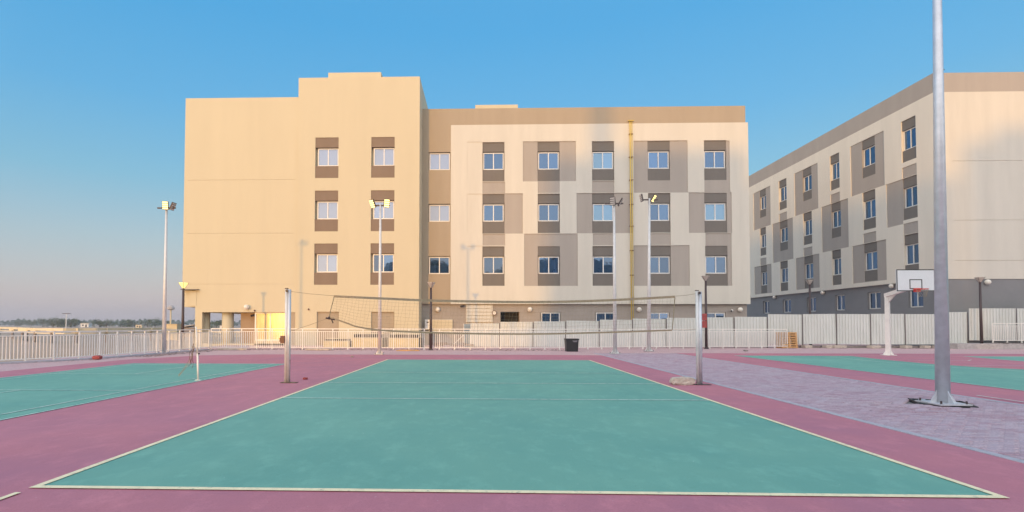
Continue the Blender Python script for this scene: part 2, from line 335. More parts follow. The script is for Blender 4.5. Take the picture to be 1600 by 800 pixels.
def kerb(x, y0, y1, w, name, px=0):
    t = thing('kerb_row', (x, (y0 + y1) / 2, 0), None, None); t['kind'] = 'structure'
    me = bpy.data.meshes.new('kerb_stone'); g = .004; b = .008
    L_ = .5
    vs_, fs = MB().box(-w / 2, w / 2, -L_ / 2 + g, L_ / 2 - g, -.05, .004).v, MB().box(0, 1, 0, 1, 0, 1).f
    me.from_pydata(vs_, [], fs); me.update()
    n = int((y1 - y0) / L_)
    for i in range(n):
        o = link('kerb_stone', me, 'kerb', t); o.location = (random.gauss(0, .004), y0 + (i + .5) * L_ - (y0 + y1) / 2, random.gauss(0, .002)); o.rotation_euler = (0, 0, random.gauss(0, .006))
kerb(5.99, -6, 24, .13, 'kerb'); kerb(10.41, -6, 24, .13, 'kerb')

# ------------------------------------------------------------------ relief walls
def relief(rects, mp, groups, parent, side=True):
    """rects: (a0,a1,z0,z1,depth,key) later ones win; mp(a,d,z)->xyz local to parent; one object per key"""
    A = sorted({round(v, 4) for r in rects for v in r[:2]}); Z = sorted({round(v, 4) for r in rects for v in r[2:4]})
    g = {}
    for i in range(len(A) - 1):
        for j in range(len(Z) - 1):
            a, z = (A[i] + A[i + 1]) / 2, (Z[j] + Z[j + 1]) / 2; hit = None
            for r in rects:
                if r[0] < a < r[1] and r[2] < z < r[3]: hit = r
            g[i, j] = hit
    out = {}
    def emit(key, q, r=None):
        if key in ('dark', 'brown', 'panel', 'tan', 'white2', 'groove') and r is not None: key = (key, rects.index(r))
        out.setdefault(key, MB()).quad(*q)
    for (i, j), h in g.items():
        if h and h[5] and h[5] != 'hole': emit(h[5], [mp(A[i], h[4], Z[j]), mp(A[i + 1], h[4], Z[j]), mp(A[i + 1], h[4], Z[j + 1]), mp(A[i], h[4], Z[j + 1])], h)
        for di, dj in ((1, 0), (0, 1)):
            h2 = g.get((i + di, j + dj))
            if (h is None) or (h2 is None) or abs(h[4] - h2[4]) < 1e-4: continue
            lo = h if h[4] < h2[4] else h2
            own = lo if lo[5] != 'hole' else (h2 if lo is h else h); key = own[5]
            if di: a = A[i + 1]; q = [mp(a, h[4], Z[j]), mp(a, h2[4], Z[j]), mp(a, h2[4], Z[j + 1]), mp(a, h[4], Z[j + 1])]
            else: z = Z[j + 1]; q = [mp(A[i], h[4], z), mp(A[i + 1], h[4], z), mp(A[i + 1], h2[4], z), mp(A[i], h2[4], z)]
            emit(key, q, own)
    for k, mb in out.items():
        nm, m = groups[k[0] if isinstance(k, tuple) else k]; mb.build(nm, m, parent)
def window(parent, mp, a0, a1, z0, z1, d=.16, fr=.07, pan=2, glass='glass'):
    """frame ring + mullion + two panes set in the wall at depth d"""
    f = MB()
    def bx(a, b, za, zb, d0, d1):
        vs_ = [mp(x, y, z) for z in (za, zb) for x, y in ((a, d0), (b, d0), (b, d1), (a, d1))]
        f.add(vs_, [(0, 3, 2, 1), (4, 5, 6, 7), (0, 1, 5, 4), (1, 2, 6, 5), (2, 3, 7, 6), (3, 0, 4, 7)])
    e = d - .06
    bx(a0, a1, z0, z0 + fr, e, d); bx(a0, a1, z1 - fr, z1, e, d); bx(a0, a0 + fr, z0 + fr, z1 - fr, e, d); bx(a1 - fr, a1, z0 + fr, z1 - fr, e, d)
    for k in range(1, pan):
        m_ = a0 + (a1 - a0) * k / pan; bx(m_ - fr / 2, m_ + fr / 2, z0 + fr, z1 - fr, e + .004, d)
    fo = f.build('window', 'pvc', parent)
    for k in range(pan):
        p0 = a0 + (a1 - a0) * k / pan + (fr if k == 0 else fr / 2); p1 = a0 + (a1 - a0) * (k + 1) / pan - (fr if k == pan - 1 else fr / 2)
        q = MB(); t = random.uniform(-.006, .006); t2 = random.uniform(-.006, .006); dd = d - .012 - .01 * (k % 2)
        q.quad(mp(p0, dd + t, z0 + fr), mp(p1, dd - t, z0 + fr), mp(p1, dd - t + t2, z1 - fr), mp(p0, dd + t + t2, z1 - fr))
        q.build('pane', glass, fo)
    return fo

YR, YL = 35.12, 33.5
bldA = thing('apartment_building', (-1.5, YR, 0), 'long four storey apartment block with taller cream end tower on the left behind the courts', 'building')
def mpR(a, d, z): return (a + 1.5, d, z)
def mpL(a, d, z): return (a + 1.5, YL - YR + d, z)
ROWS = [(13.75, 15.12), (9.66, 11.02), (5.54, 6.9)]
COLS = [-.27, 4.04, 8.27, 12.58, 16.91]
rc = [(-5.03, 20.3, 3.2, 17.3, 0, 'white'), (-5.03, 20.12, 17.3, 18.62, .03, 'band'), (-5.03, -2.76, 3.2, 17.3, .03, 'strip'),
      (-5.03, 20.16, -.5, 3.2, .28, 'base')]
PD = .05
for a0, a1, z0, z1 in [(2.89, 7.02, 12.79, 15.95), (11.5, 15.65, 11.85, 15.93), (16.91, 18.87, 11.85, 15.88),
                       (-.27, 2.88, 8.69, 11.85), (7.06, 11.38, 8.7, 11.85), (15.70, 18.98, 8.7, 11.85),
                       (2.98, 7.13, 4.6, 8.68), (11.44, 15.72, 4.6, 7.74), (16.95, 18.93, 4.6, 8.68),
                       (-.27, 1.5, 11.87, 12.79), (4.05, 5.75, 11.87, 12.79), (8.27, 9.98, 11.87, 12.79),
                       (-.25, 1.5, 7.76, 8.68), (8.3, 10.0, 7.76, 8.68), (12.65, 14.3, 7.76, 8.68)]:
    rc.append((a0, a1, z0, z1, PD, 'panel'))
# white recessed panel outlines
for a0, a1, z0, z1 in [(-1.47, -.29, 12.9, 15.95), (-1.47, -.29, 8.69, 11.83), (-1.47, -.29, 4.6, 7.74)]: rc.append((a0, a1, z0, z1, .03, 'white2'))
for i, (zb, zt) in enumerate(ROWS):
    for a in COLS:
        a1 = a + 1.72
        rc += [(a, a1, zt + .05, zt + .80, PD + .035, 'dark'), (a, a1, zb - .93, zb, PD + .035, 'dark'), (a, a1, zb, zt + .05, .24, 'hole')]
    rc.append((-4.5, -2.8, zb, zt + .05, .24, 'hole'))
for a in (4.27, 8.52, 12.69, 16.99): rc.append((a, a + 1.55, 1.25, 2.56, .42, 'hole'))
rc.append((1.14, 2.63, -.4, 2.6, 1.5, 'hole'))                       # dark doorway
rc.append((-1.56, .54, -.3, 3.16, .31, 'shutter'))
G = {'white': ('wall', 'white_paint'), 'white2': ('recessed_panel', 'white_paint'), 'band': ('parapet_band', 'sunwarm_taupe_paint'), 'strip': ('stair_strip', 'sunwarm_taupe_paint'),
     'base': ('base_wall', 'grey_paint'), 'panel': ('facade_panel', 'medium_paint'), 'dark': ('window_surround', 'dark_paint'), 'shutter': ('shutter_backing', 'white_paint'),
     'beige': ('tower_wall', 'cream_sunwarm_paint'), 'groove': ('wall_joint', 'groove'), 'tan': ('tan_panel', 'sunwarm_taupe_paint'), 'brown': ('window_surround', 'sunwarm_umber_paint')}  # brown, tan, strip and band wear facade paints tinted for direct sun
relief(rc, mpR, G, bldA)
for i, (zb, zt) in enumerate(ROWS):
    for j, a in enumerate(COLS): window(bldA, mpR, a + .06, a + 1.66, zb + .02, zt, .22, glass='glass_blind' if (i, j) in ((1, 4), (1, 2), (0, 2)) else 'glass')
    window(bldA, mpR, -4.46, -2.84, zb + .02, zt, .22, glass='glass_curtain' if i < 2 else 'glass')
for a in (4.27, 8.52, 12.69, 16.99): window(bldA, mpR, a + .06, a + 1.5, 1.28, 2.54, .38)
dr = B(1.14 + 1.5, 2.63 + 1.5, 1.46, 1.5, -.3, 2.6).build('doorway', 'hole', bldA)
jm = MB().box(2.61 + 1.5, 2.63 + 1.5, .3, 1.46, -.3, 2.598).build('door_jamb', 'orange_paint', bldA)
# louvred shutter
lv = MB().box(-1.56 + 1.5, .54 + 1.5, .22, .30, 1.78, 3.14).build('louvre_frame', 'white_paint', bldA)
me = MB().box(-.98, .98, -.035, .035, -.115, .115); sl = None
for k in range(5):
    if sl is None: sl = me.build('louvre_slat', 'white_paint', lv); sl.location = (.99, .19, 2.98)
    else: o = sl.copy(); col.objects.link(o); o.parent = lv; o.location = (.99, .19, 2.98 - k * .27)
# parapets, roof mass and back of the long wing
MB().box(-3.53, 21.62, .35, 14, 3.3, 17.9).box(-3.53, 21.62, 1.7, 14, -.5, 3.299).build('wing_body', 'white_paint', bldA)
MB().box(-3.53, 21.62, .2, .5, 17.9, 18.6).box(21.4, 21.6, .5, 14, 17.9, 18.6).build('parapet', 'medium_paint', bldA)
MB().box(21.62, 21.8, 0.004, .4, 3.21, 17.29).box(21.62, 21.79, .4, 14, 3.2, 17.3).build('wing_side', 'white_paint', bldA)
MB().box(.62, 4.14, 2.0, 6, 17.9, 19.75).build('roof_stair_house', 'cream_sunwarm_paint', bldA)
# yellow gas risers
yp = MB()
for a, r in ((11.2, .042), (11.34, .03)): yp.tube([(a + 1.5, -.12, -.3), (a + 1.5, -.12, 17.35), (a + 1.5, 0.05, 17.45)], r, 8)
yo = yp.build('gas_pipe', 'yellow', bldA, smooth=True)
for z in (16.4, 14.6, 12.8, 10.9, 9.2, 7.3, 5.4, 3.6): B(11.12 + 1.5, 11.42 + 1.5, -.15, .01, z, z + .05).build('pipe_clamp', 'brown', yo)
B(11.05 + 1.5, 11.5 + 1.5, -.16, -.02, 17.45, 17.5).build('pipe_clamp', 'yellow', yo)
# left tower block
X0, XS, X1 = -23.12, -14.32, -5.03
ZT, ZT2 = 18.97, 20.42
def LR(x0, x1, z0, z1, d, k): return (x0, x1, z0, z1, d, k)
rl = [LR(X0, XS, 4.19, ZT, .08, 'beige'), LR(-22.1, XS, -.5, 4.19, .08, 'beige'), LR(XS, X1, -.5, ZT2, 0, 'beige')]
for z in (12.6, 8.5, 4.62): rl.append(LR(X0 + .3, XS - .2, z, z + .025, .1, 'groove'))
rl.append(LR(-22.1, -22.06, 4.7, 18.6, .08, 'beige'))
LROWS = [(13.62, 15.0), (9.55, 10.93), (5.5, 6.9)]
for zb, zt in LROWS:
    for a in (-12.98, -8.70):
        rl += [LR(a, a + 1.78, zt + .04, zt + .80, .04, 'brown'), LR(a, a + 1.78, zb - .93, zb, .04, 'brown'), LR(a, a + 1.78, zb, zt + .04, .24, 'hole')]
rl += [LR(-12.74, -11.06, -.4, 2.54, .12, 'tan'), LR(-8.62, -6.87, -.4, 2.54, .12, 'tan'), LR(-15.18, -14.42, -.4, 2.5, .14, 'tan')]
rl.append(LR(-21.55, -15.22, -.4, 2.5, .4, 'hole'))
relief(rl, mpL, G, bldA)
for zb, zt in LROWS:
    for a in (-12.98, -8.70): window(bldA, mpL, a + .16, a + 1.74, zb + .02, zt, .22, glass='glass' if (zb < 6 and a > -9) else 'glass_curtain')
yo_ = YL - YR
MB().box(X0 + 1.5, -3.53, yo_ + .3, yo_ + 12, 2.9, ZT - .35).box(XS + 1.5, -3.535, yo_ + .3, yo_ + 12, -.5, 2.9).build('tower_body', 'cream_sunwarm_paint', bldA)
MB().box(XS + 1.5, X1 + 1.495, yo_ + .004, yo_ + 9, ZT - .35, ZT2 - .004).box(X1 + 1.42, X1 + 1.498, yo_ + .006, yo_ + .5, -.4, ZT - .35).build('tower_top', 'cream_sunwarm_paint', bldA)
MB().box(X0 + 1.502, X0 + 1.8, yo_ + .084, yo_ + 12, 4.2, ZT - .004).box(X0 + 1.8, XS + 1.5, yo_ + .1, yo_ + .5, ZT - .36, ZT - .006).build('tower_side', 'cream_sunwarm_paint', bldA)
MB().box(-12.2 + 1.5, -8.1 + 1.5, yo_ + .5, yo_ + 4.5, ZT2 - .1, ZT2 + .62).build('roof_cap', 'cream_sunwarm_paint', bldA)
MB().box(-22.1 + 1.5, XS + 1.5, yo_ + .1, yo_ + 12, 2.5, 2.9).build('undercroft_ceiling', 'cream_sunwarm_paint', bldA)
MB().box(-22.1 + 1.502, -21.65 + 1.5, yo_ + .085, yo_ + .7, -.4, 4.1).build('corner_pier', 'cream_sunwarm_paint', bldA)
for x, y, r in ((-21.9, .95, .45), (-19.9, .75, .42), (-21.0, 10.5, .4), (-18.2, 10.5, .4)):
    c = MB().lathe([(r, -.3), (r, 2.5)], (0, 0), 24).build('column', 'cream_sunwarm_paint', bldA, (x + 1.5, yo_ + y, 0), True)
MB().box(-19.1 + 1.5 + .15, -18.95 + 1.5 + .15, yo_ + .85, yo_ + 10, -.3, 2.499).box(-18.95 + 1.65, -17.62 + 1.5, yo_ + .85, yo_ + 1.0, -.3, 2.498).build('lobby_wall', 'orange_paint', bldA)
# lobby glazing
def mpG(a, d, z): return (a + 1.5, yo_ + .12 + d, z)
window(bldA, mpG, -17.58, -15.2, .35, 2.49, .2, .09, 2, 'sunset_curtain')
MB().box(-17.58 + 1.5, -15.2 + 1.5, yo_ + .2, yo_ + .3, -.3, .35).build('glazing_sill', 'cream_sunwarm_paint', bldA)
# canopy and duct on the far left corner
MB().box(-23.1 + 1.5, -21.8 + 1.5, yo_ - .22, yo_ + .3, 4.18, 4.24).build('corner_ledge', 'dark_paint', bldA)
MB().box(-22.52 + 1.5, -22.0 + 1.5, yo_ + .06, yo_ + .5, 2.98, 4.1).box(-22.45 + 1.5, -22.05 + 1.5, yo_ + .1, yo_ + .45, 2.92, 2.98).build('corner_duct', 'cream_sunwarm_paint', bldA)
# wall globes and cameras
def globe(x, y, z, nx, ny, label, group='round globe lights on the walls'):
    t = thing('wall_light', (x, y, z), label, 'wall light', group)
    MB().sphere((nx * .17, ny * .17, 0), .19, 14, 8).build('globe', 'globe', t, smooth=True)
    MB().beam((0, 0, 0), (nx * .1, ny * .1, 0), .16, .16).build('mount', 'metal_white', t)
globe(-18.05, YL, 2.88, 0, -1, 'round globe light on the cream tower above the lobby opening')
for x, l in ((-3.76, 'round globe light on the grey base wall left of the louvred shutter'), (3.42, 'round globe light on the grey base wall just right of the dark doorway'),
             (11.86, 'round globe light on the base wall beside the yellow gas pipe'), (19.57, 'round globe light near the right end of the long block base')):
    globe(x, YR + .28, 2.77, 0, -1, l)
def camera_unit(x, y, z, label, m='metal_white'):
    t = thing('security_camera', (x, y, z), label, 'camera', 'cameras fixed to the walls')
    MB().beam((0, 0, 0), (0, -.2, 0), .07, .07).build('bracket', 'dark_metal', t)
    MB().tube([(0, -.18, 0), (-.18, -.42, -.06)], .085, 10).build('camera_body', m, t, smooth=True)
    MB().tube([(-.18, -.42, -.06), (-.19, -.44, -.062)], .07, 10).build('camera_lens', 'black', t)
camera_unit(-1.75, YR + .2, 3.05, 'black security camera at the top left of the white louvred shutter', 'dark_metal')
camera_unit(18.95, YR + .28, 2.72, 'white security camera near the right end of the long block')
camera_unit(-17.75, YL + .85, 2.3, 'dark camera hanging inside the tan lobby opening of the cream tower', 'dark_metal')
t = thing('wall_vent', (.66, YR + .2, 2.5), 'small round dark rimmed vent disc at the right edge of the white shutter', 'vent')
MB().tube([(0, 0, 0), (0, -.09, 0)], .19, 18).build('rim', 'brown', t); MB().tube([(0, -.085, 0), (0, -.1, 0)], .14, 18).build('disc', 'globe', t)
t = thing('wall_board', (-3.53, YR + .18, 1.44), 'large blank off-white board on the base wall beside the end tower', 'board')
B(-.93, .93, -.05, .06, -.5, .5).build('sheet', 'cream_sunwarm_paint', t); MB().box(-.95, .95, -.06, .02, .5, .53).box(-.95, .95, -.06, .02, -.53, -.5).build('edging', 'pvc', t)
t = thing('electric_cabinet', (-4.56, YR + .1, 1.6), 'small pale electric cabinet in the shadow next to the end tower', 'cabinet')
B(-.2, .2, -.14, .1, -.38, .38).build('case', 'metal_white', t); B(-.06, .1, -.15, -.13, .12, .2).build('label_plate', 'dark_metal', t)
for x, z, s_ in ((-18.0 + .5, 2.62, 1), (-12.98 - .38, 2.72, 1)):
    t = thing('wall_sensor', (x, YL + (.08 if x < XS else 0), z), 'tiny dark sensor on the cream tower wall ' + ('above the lobby glazing' if x < -15 else 'left of the first bricked-up door'), 'sensor')
    MB().sphere((0, -.05, 0), .07, 8, 5).build('sensor_head', 'brown', t); B(-.04, .04, -.03, .01, -.04, .04).build('sensor_base', 'brown', t)

# ------------------------------------------------------------------ right building
K = 1.08
XR = -.216 + (30.13 + .216) * K; YG = -4.85 + (30.2 + 4.85) * K
sy = lambda y: -4.85 + (y + 4.85) * K
sz = lambda z: 1.559 + (z - 1.559) * K
bldB = thing('apartment_building', (XR, YG, 0), 'angled four storey block on the right with taupe checker panels and blank gable wall', 'building')
def mpS(a, d, z): return (d, a - YG, z)          # side facade, a = world Y
def mpGab(a, d, z): return (a - XR, d, z)
HB = sz(18.63); ZW = sz(4.68)
YE = sy(56)
rs = [(YG, YE, ZW, sz(17.3), 0, 'white'), (YG, YE, sz(17.3), HB, .03, 'band'), (YG, YE, -.5, ZW, .25, 'base')]
CB = [(31.68, 32.93), (35.5, 36.85), (39.43, 40.6), (43.2, 44.5), (47.05, 48.4), (50.9, 52.1)]
RB = [(13.8, 15.0), (9.72, 10.9), (5.6, 6.78)]
RBW = [(13.85, 15.7), (9.75, 11.6), (5.65, 7.5)]
def P_(y0, y1, z0, z1): rs.append((sy(y0), sy(y1), sz(z0), sz(z1), .05, 'panel'))
H0, H1, H2, H3 = 16.35, 12.17, 8.07, 4.95
tops = [16.35, 12.17, 8.07]
for ci, (a, b) in enumerate(CB):
    for ri in range(3):
        t_ = tops[ri]; bot = (12.17, 8.07, 5.0)[ri]
        if ri == 1 and ci == 0: P_(b, b + 1.5, 8.9, t_); P_(a, b, 8.09, 8.9)
        elif (ci + ri) % 2 == 1: P_(a - .95, b + 1.25, bot + (.02 if ri < 2 else 0), t_)
        elif ri < 2: P_(a, b, bot + .02, bot + .8)
for ci, (a, b) in enumerate(CB):
    for ri in range(3):
        t_ = tops[ri]
        wt = t_ - .72; wb = wt - 1.98 * .68
        wt, wb = t_ - .72, t_ - .72 - 1.45
        rs += [(sy(a), sy(b), sz(wt + .02), sz(t_), .08, 'dark'), (sy(a), sy(b), sz(wb - .85), sz(wb), .08, 'dark'), (sy(a), sy(b), sz(wb), sz(wt + .02), .26, 'hole')]
    rs.append((sy(a), sy(b), sz(2.85), sz(4.2), .5, 'hole'))
GB = {'white': ('side_wall', 'brightened_white_paint'), 'band': ('parapet_band', 'medium_paint'), 'base': ('base_wall', 'slate_paint'), 'panel': ('facade_panel', 'medium_paint'),
      'dark': ('window_surround', 'dark_paint'), 'gable': ('gable_wall', 'white_paint'), 'groove': ('wall_joint', 'groove')}
relief(rs, mpS, GB, bldB)
for a, b in CB:
    for t_ in tops: window(bldB, mpS, sy(a) + .05, sy(b) - .02, sz(t_ - 2.17) + .02, sz(t_ - .72), .24)
    window(bldB, mpS, sy(a) + .03, sy(b) - .03, sz(2.87), sz(4.18), .46)
XE = 60
rg = [(XR, XE, ZW, sz(17.3), 0, 'gable'), (XR, XE, sz(17.3), HB, .03, 'band'), (XR, XE, -.5, ZW, .05, 'base')]
for z in (12.6, 8.6, 5.9): rg.append((XR + 1.2, XE, sz(z), sz(z) + .03, .025, 'groove'))
relief(rg, mpGab, GB, bldB)
MB().box(.6, XE - XR, .35, YE - YG, -.5, HB - .7).box(.6, XE - XR, .1, .4, HB - .7, HB - .01).box(.1, .4, .1, YE - YG, HB - .7, HB - .01).build('block_body', 'white_paint', bldB)
for y, l in ((sy(45.7 / 1) * 0 + 53.96, 'farthest'), (45.74, 'middle'), (37.34, 'nearest')):
    globe(XR + .25, y, 4.75, -1, 0, l + ' globe light along the dark base of the angled right block')
globe(35.92, YG + .05, 4.69, 0, -1, 'globe light on the grey gable base behind the lamp post at far right')
t = thing('roof_antenna', (35.9, 36, HB - .8), 'thin whip antenna on the roof edge just behind the tall grey mast', 'antenna')
MB().tube([(0, 0, 0), (0, 0, 2.9)], .03, 6).build('rod', 'dark_metal', t); MB().beam((-.14, 0, 2.5), (.14, 0, 2.5), .05, .05).build('crossbar', 'dark_metal', t)

# ------------------------------------------------------------------ neighbouring blocks behind the camera (they throw the long shadow)
def uv(u, v): c, s_ = math.cos(SUN_AZ), math.sin(SUN_AZ); return (u * c + v * s_, -u * s_ + v * c)
def block(u0, u1, v0, v1, h, label, m='white_paint', bays=True):
    x, y = uv((u0 + u1) / 2, v1)
    t = thing('apartment_building', (x, y, 0), label, 'building', rz=-SUN_AZ)
    w = u1 - u0
    mb = MB().box(-w / 2, w / 2, v0 - v1, 0, -.3, h); mb.build('wall', m, t)
    if bays and w > 4:
        n = int(w / 4); 
        for i in range(n):
            for k in range(int(h / 4)):
                a = -w / 2 + (i + .5) * w / n
                MB().box(a - .8, a + .8, -.02, .06, 1.6 + k * 4, 3.0 + k * 4).build('window', 'glass', t)
    return t
block(-6.4, 8.5, -62, -45, 16.4, 'pale apartment block behind the camera with a stair tower')
block(-2.95, -1.7, -52, -47, 24, 'narrow stair tower rising above the block behind the camera', bays=False)
block(-1.7, 8.5, -62, -48, 17.1, 'upper wing of the pale block behind the camera', bays=False)
block(8.5, 22.3, -64, -46, 14.3, 'lower apartment block behind the camera to the right')
block(23.7 - 1.0, 24.7, -62, -46, 16.9, 'stepped wing behind the camera to the right', bays=False)
block(24.7, 60, -62, -45, 17.9, 'long apartment block behind the camera to the far right')
x, y = uv(-55, -45); t = thing('boundary_wall', (x, y, 0), 'low rendered boundary wall far behind the camera', 'wall', rz=-SUN_AZ)
B(-48, 48, -.2, .2, -.2, .9).build('wall_run', 'concrete', t); B(-48, 48, -.26, .26, .9, .98).build('coping', 'concrete', t)

# ------------------------------------------------------------------ picket fences
def fence(pts, label, group, indiv, h=1.28, bay=.95, n=8, z0=0.):
    b0 = Vector((*pts[0], 0)); t = thing('picket_fence', (b0.x, b0.y, z0), label, 'fence', group)
    P = [Vector((p[0], p[1], 0)) - b0 for p in pts]
    seg = []; tot = 0
    for a, b in zip(P, P[1:]): seg.append((tot, (b - a).length, a, b)); tot += (b - a).length
    def at(s_):
        for q in seg:
            if s_ <= q[0] + q[1] or q is seg[-1]: return q[2].lerp(q[3], (s_ - q[0]) / q[1])
    nb = max(1, round(tot / bay)); bay = tot / nb
    pk = B(-.016, .016, -.011, .011, .14, h - .17); pm = None; stuff = MB()
    post = B(-.026, .026, -.026, .026, 0, h - .01); ps = None
    me_p = bpy.data.meshes.new('picket'); me_p.from_pydata(pk.v, [], pk.f)
    me_s = bpy.data.meshes.new('post'); me_s.from_pydata(post.v + B(-.05, .05, -.04, .04, 0, .02).v, [], post.f + [tuple(i + 8 for i in f) for f in B(0, 1, 0, 1, 0, 1).f])
    for i in range(nb + 1):
        p = at(i * bay); q = at(min(tot, i * bay + .05)) - at(max(0, i * bay - .05)); rz = math.atan2(q.y, q.x)
        link('post', me_s, 'metal_white', t, tuple(p), (random.gauss(0, .004), random.gauss(0, .004), rz))
    for i in range(nb):
        for k in range(1, n):
            s_ = (i + k / n) * bay; p = at(s_)
            if indiv: link('picket', me_p, 'metal_white', t, tuple(p), (random.gauss(0, .004), random.gauss(0, .006), rz))
            else: stuff.add([(v[0] + p.x, v[1] + p.y, v[2]) for v in pk.v], pk.f)
    if not indiv: stuff.build('picket_run', 'metal_white', t)['kind'] = 'stuff'
    for z, hh in ((h, .05), (h - .16, .035), (.14, .035)):
        mb = MB()
        for i in range(nb): 
            a, b = at(i * bay), at((i + 1) * bay); mb.beam((a.x, a.y, z), (b.x, b.y, z), .042, hh)
        mb.build('rail', 'metal_white', t)
    return t
fence([(-21.6, 9.5), (-20.4, 13), (-19.1, 15.3), (-18.45, 16.4), (-17.95, 17.6), (-17.7, 19), (-17.62, 22), (-17.5, 25.3), (-17.4, 26.95)],
      'white metal picket fence along the left edge of the badminton court', 'white picket fences round the courts', True, h=1.25)
fence([(-17.3, 27.0), (-12.7, 27.15), (-1, 27.25), (4.6, 28.1), (12, 29.6), (20.65, 31.05)], 'long white picket fence along the far side of the courts', 'white picket fences round the courts', False, h=1.3)
fence([(34.25, 30.9), (40, 31.0)], 'short white picket fence on the concrete ledge at far right', 'white picket fences round the courts', True, h=1.3, z0=.42)
# ledge under the left fence
mb = MB(); L_ = [(-21.3, 9.4), (-20.1, 12.9), (-18.85, 15.15), (-18.2, 16.3), (-17.65, 17.5), (-17.4, 19), (-17.3, 22), (-17.2, 26.6)]
for (a, b), (c, d) in zip(L_, L_[1:]):
    mb.add([(a - .6, b, -.1), (c - .6, d, -.1), (c, d, -.1), (a, b, -.1), (a - .6, b, .055), (c - .6, d, .055), (c, d, .055), (a, b, .055)], [(4, 5, 6, 7), (3, 2, 6, 7), (0, 1, 5, 4)])
tag(mb.build('fence_plinth', 'kerb'), kind='structure')

# ------------------------------------------------------------------ corrugated hoarding
hd = thing('construction_hoarding', (18, 31.6, 0), 'off-white corrugated metal hoarding behind the picket fence and basketball hoop', 'hoarding')
HP = [(-1.12, .92, 1.69), (1.01, 3.28, 1.78), (3.37, 5.57, 1.82), (5.66, 7.91, 1.88), (8.0, 10.24, 1.95), (10.33, 12.6, 2.03), (12.69, 15.0, 2.09), (15.09, 17.3, 2.12), (17.39, 19.59, 2.16),
      (19.69, 22.01, 2.35), (22.1, 24.33, 2.35), (24.42, 26.65, 2.37), (26.73, 29.0, 2.38), (29.08, 31.29, 2.36), (31.38, 33.19, 2.49), (33.33, 36.47, 2.76), (36.6, 39.64, 2.76), (39.75, 42.9, 2.76)]
for i, (a, b, zt) in enumerate(HP):
    zb = .04 if i < 9 else (.26 if i < 14 else (.2 if i == 14 else .55))
    mb = MB(); y0 = random.uniform(-.03, .03) ; n = max(6, round((b - a) / .21)); pts = []
    for k in range(n):
        w = (b - a) / n; x = a + k * w - 18
        pts += [(x, 0), (x + w * .42, 0), (x + w * .55, .055), (x + w * .87, .055)]
    pts.append((b - 18, 0))
    lean = random.uniform(-.05, .04); dz = random.uniform(-.03, .03)
    for k in range(len(pts) - 1):
        (x0, d0), (x1, d1) = pts[k], pts[k + 1]; q0 = (x0 - a + 18) / (b - a) * dz; q1 = (x1 - a + 18) / (b - a) * dz
        mb.add([(x0, y0 + d0, zb + q0), (x1, y0 + d1, zb + q1), (x1, y0 + d1 + lean, zt + q1), (x0, y0 + d0 + lean, zt + q0)], [(0, 1, 2, 3)])
    mb.build('corrugated_panel', 'panel', hd)
    MB().box(b - 18 + .005, b - 18 + .075, y0 - .02, y0 + .05, 0, zt - .02).build('panel_post', 'panel_edge', hd)
mb = MB()
for z in (.7, 1.5): mb.box(-19.1, 25, .09, .14, z, z + .05)
mb.build('back_rail', 'panel_edge', hd)
for i, (x, w) in enumerate([(22.15, .5), (23.6, .45), (24.5, .6), (26.7, .7), (28.9, .5), (31.2, .6), (24.0, .3), (30.2, .4)]):
    c = MB().box(-w / 2, w / 2, -.22, .22, 0, .2).build('concrete_block', 'rock', None, (x, 31.35 + (i % 3) * .06, 0)); c.rotation_euler = (0, 0, random.uniform(-.2, .2))
    tag(c, 'grey concrete block propping the bottom of the hoarding, ' + ['beside the pallet', 'between the pallet and the second joint', 'under the second tall panel', 'left of the hoop pole', 'right of the hoop pole', 'left of the raised panels', 'smallest near the pallet', 'just left of the big mast'][i], 'block', 'blocks under the hoarding')
tag(B(31.6, 46, 30.55, 32.4, -.1, .36).build('concrete_ledge', 'concrete'), kind='structure')
tag(B(21.7, 31.6, 31.75, 32.3, -.1, .15).build('hoarding_footing', 'rubble'), kind='structure')
# rubble strips
def rubble(x0, x1, y0, y1, n, s0, s1, z=0., m='rubble'):
    mb = MB()
    for _ in range(n):
        x, y, s_ = random.uniform(x0, x1), random.uniform(y0, y1), random.uniform(s0, s1)
        vs_ = [(x + random.uniform(-1, 1) * s_, y + random.uniform(-1, 1) * s_, z + random.uniform(0, .7) * s_) for _ in range(4)]
        mb.add(vs_, [(0, 1, 2), (0, 2, 3), (0, 3, 1), (1, 2, 3)])
    return tag(mb.build('rubble', m), 'loose rubble and dirt lying ' + ('on the concrete ledge at far right' if x0 > 30 else 'along the foot of the fence'), None, kind='stuff')
rubble(34.5, 40, 30.55, 31.2, 500, .04, .12, .36)
r1 = rubble(-17.2, 5, 26.2, 27.6, 1100, .02, .09)
r2 = rubble(-17.0, -16.0, 19.0, 25.5, 500, .02, .08); r3 = rubble(-19.0, -16.9, 15.5, 20, 0 + 160, .02, .05)
rubble(21.7, 31, 31.0, 31.5, 300, .03, .08)

